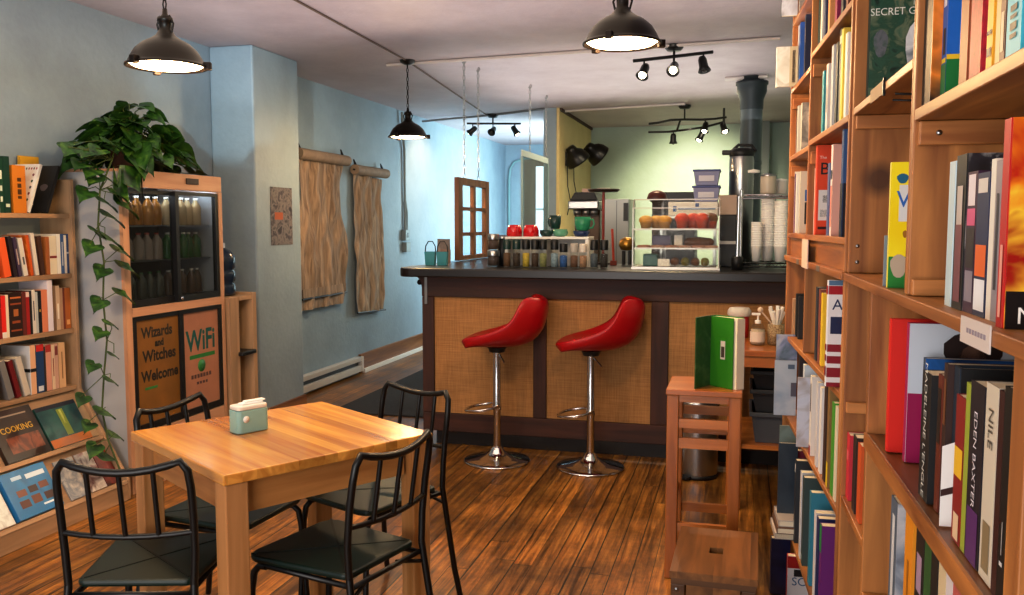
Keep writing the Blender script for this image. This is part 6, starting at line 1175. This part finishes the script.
mag('navy blue large book at the foot of the bookcase end', 770, 789, 532, 594, 1.12, '#161d40', art(['#141a3c','#1d2450','#121630'],6,6.1), .03, name='book', cat='book', z=.006, hmax=.212)
sch = mag('red spined white workbook with blue SCH lettering near the floor', 786, 818, 530, 640, .95, '#b81c1c', '#d8d8dc', .03, name='book', cat='book', z=.006, hmax=.212, extra=[('cover_band','near',0,1,.80,1,'#a01a1c'),('cover_band','near',.2,1,.66,.78,'#16181f'),('cover_line','near',.2,1,.79,.80,'#d8d4d4')], ttl=[('SCH',.042,'#2a5a8a','near',(.5,.57),1.0)])

# small books lying on top of the navy book, sticking out
for i,(c,lab) in enumerate((('#d0c8c0','white'),('#6a4a38','brown'),('#b8b0aa','pale grey'))):
    O,e,n,th = UNITS[2]; p = O + e*(1.19-.012*(i%2)) + n*(-.06+.006*(i%3)); p.z = .2415+.0235*i
    o = book(f'{lab} small book lying in the pile at the foot of the bookcase end', .022, .14, .17, p, th-R(90), c, group='small books lying in a pile')
    o.rotation_euler = (0, R(-90), th-R(90)); o.location = p + e*(-.17) + Vector((0,0,0))
# white paper sheet parts
ob('sheet', MB().add([(0,0,0),(0,.09,0),(0,.0,.12),(0,.085,.155)], [(0,1,3,2)]), WHITE, lp); ob('ribbon', MB().add([(.001,0,.045),(.001,.09,.075),(.001,.09,.085),(.001,0,.055)], [(0,1,2,3)]), mat('#3a1c18',.6), lp)

# ------------------------------------------------------------------ light
w = bpy.data.worlds.new('world'); sc.world = w; w.use_nodes = True; bg = w.node_tree.nodes['Background']; bg.inputs[0].default_value = (.80,.90,1,1); bg.inputs[1].default_value = .48
# daylight through the street windows behind the viewer, plus added lights without a fixture, marked line by line
light('AREA', (-1.4,-1.5,1.5), 72, (1,.91,.80), 2.4, rot=(R(80),0,0))
light('AREA', (-1.4,-1.3,.9), 40, (.97,.95,1), 2.0, rot=(R(136),0,0))  # unseen fill added to lighten the ceiling
light('AREA', (-1.4,3.4,2.12), 22, (1,.94,.95), 3.4, rot=(R(180),0,0))  # added upward fill that brightens the main room ceiling
light('AREA', (-1.0,7.0,2.2), 17, (1,.94,.88), 2.4, rot=(R(180),0,0))  # second added upward fill, for the ceiling by the bar
light('SPOT', (-.5,-1.2,2.25), 800, (.72,.95,1), .05, rot=Vector((-2.75,6.33,.02)).to_track_quat('-Z','Y').to_euler(), spot=R(9), blend=.4)
light('AREA', (-2.0,10.6,1.6), 95, (.70,.95,1), 1.6, rot=(0,R(90),0)).data.shape = 'SQUARE'  # light added behind the partition to brighten the passage wall; no window there
light('AREA', (-1.6,3.0,2.50), 30, (1,.78,.54), 2.6, rot=(0,0,0))  # added soft fill under the ceiling, no fixture
light('AREA', (-.7,7.7,2.5), 34, (1,.84,.56), 1.0, rot=(0,0,0))  # added warm fill for the kitchen, no fixture
light('SPOT', (-.5,8.9,2.3), 300, (1,.86,.56), .08, rot=Vector((-.05,1.6,-.75)).to_track_quat('-Z','Y').to_euler(), spot=R(75), blend=1)  # spot added for the yellow glow on the kitchen back wall
sc.view_settings.view_transform = 'Standard'; sc.view_settings.look = 'None'; sc.view_settings.exposure = 0.05
sc.view_settings.use_curve_mapping = True
cm = sc.view_settings.curve_mapping.curves[3]; cm.points.new(.22,.185); cm.points.new(.72,.75); sc.view_settings.curve_mapping.update()
sc.cycles.max_bounces = 8; sc.cycles.transparent_max_bounces = 16; sc.cycles.use_denoising = True
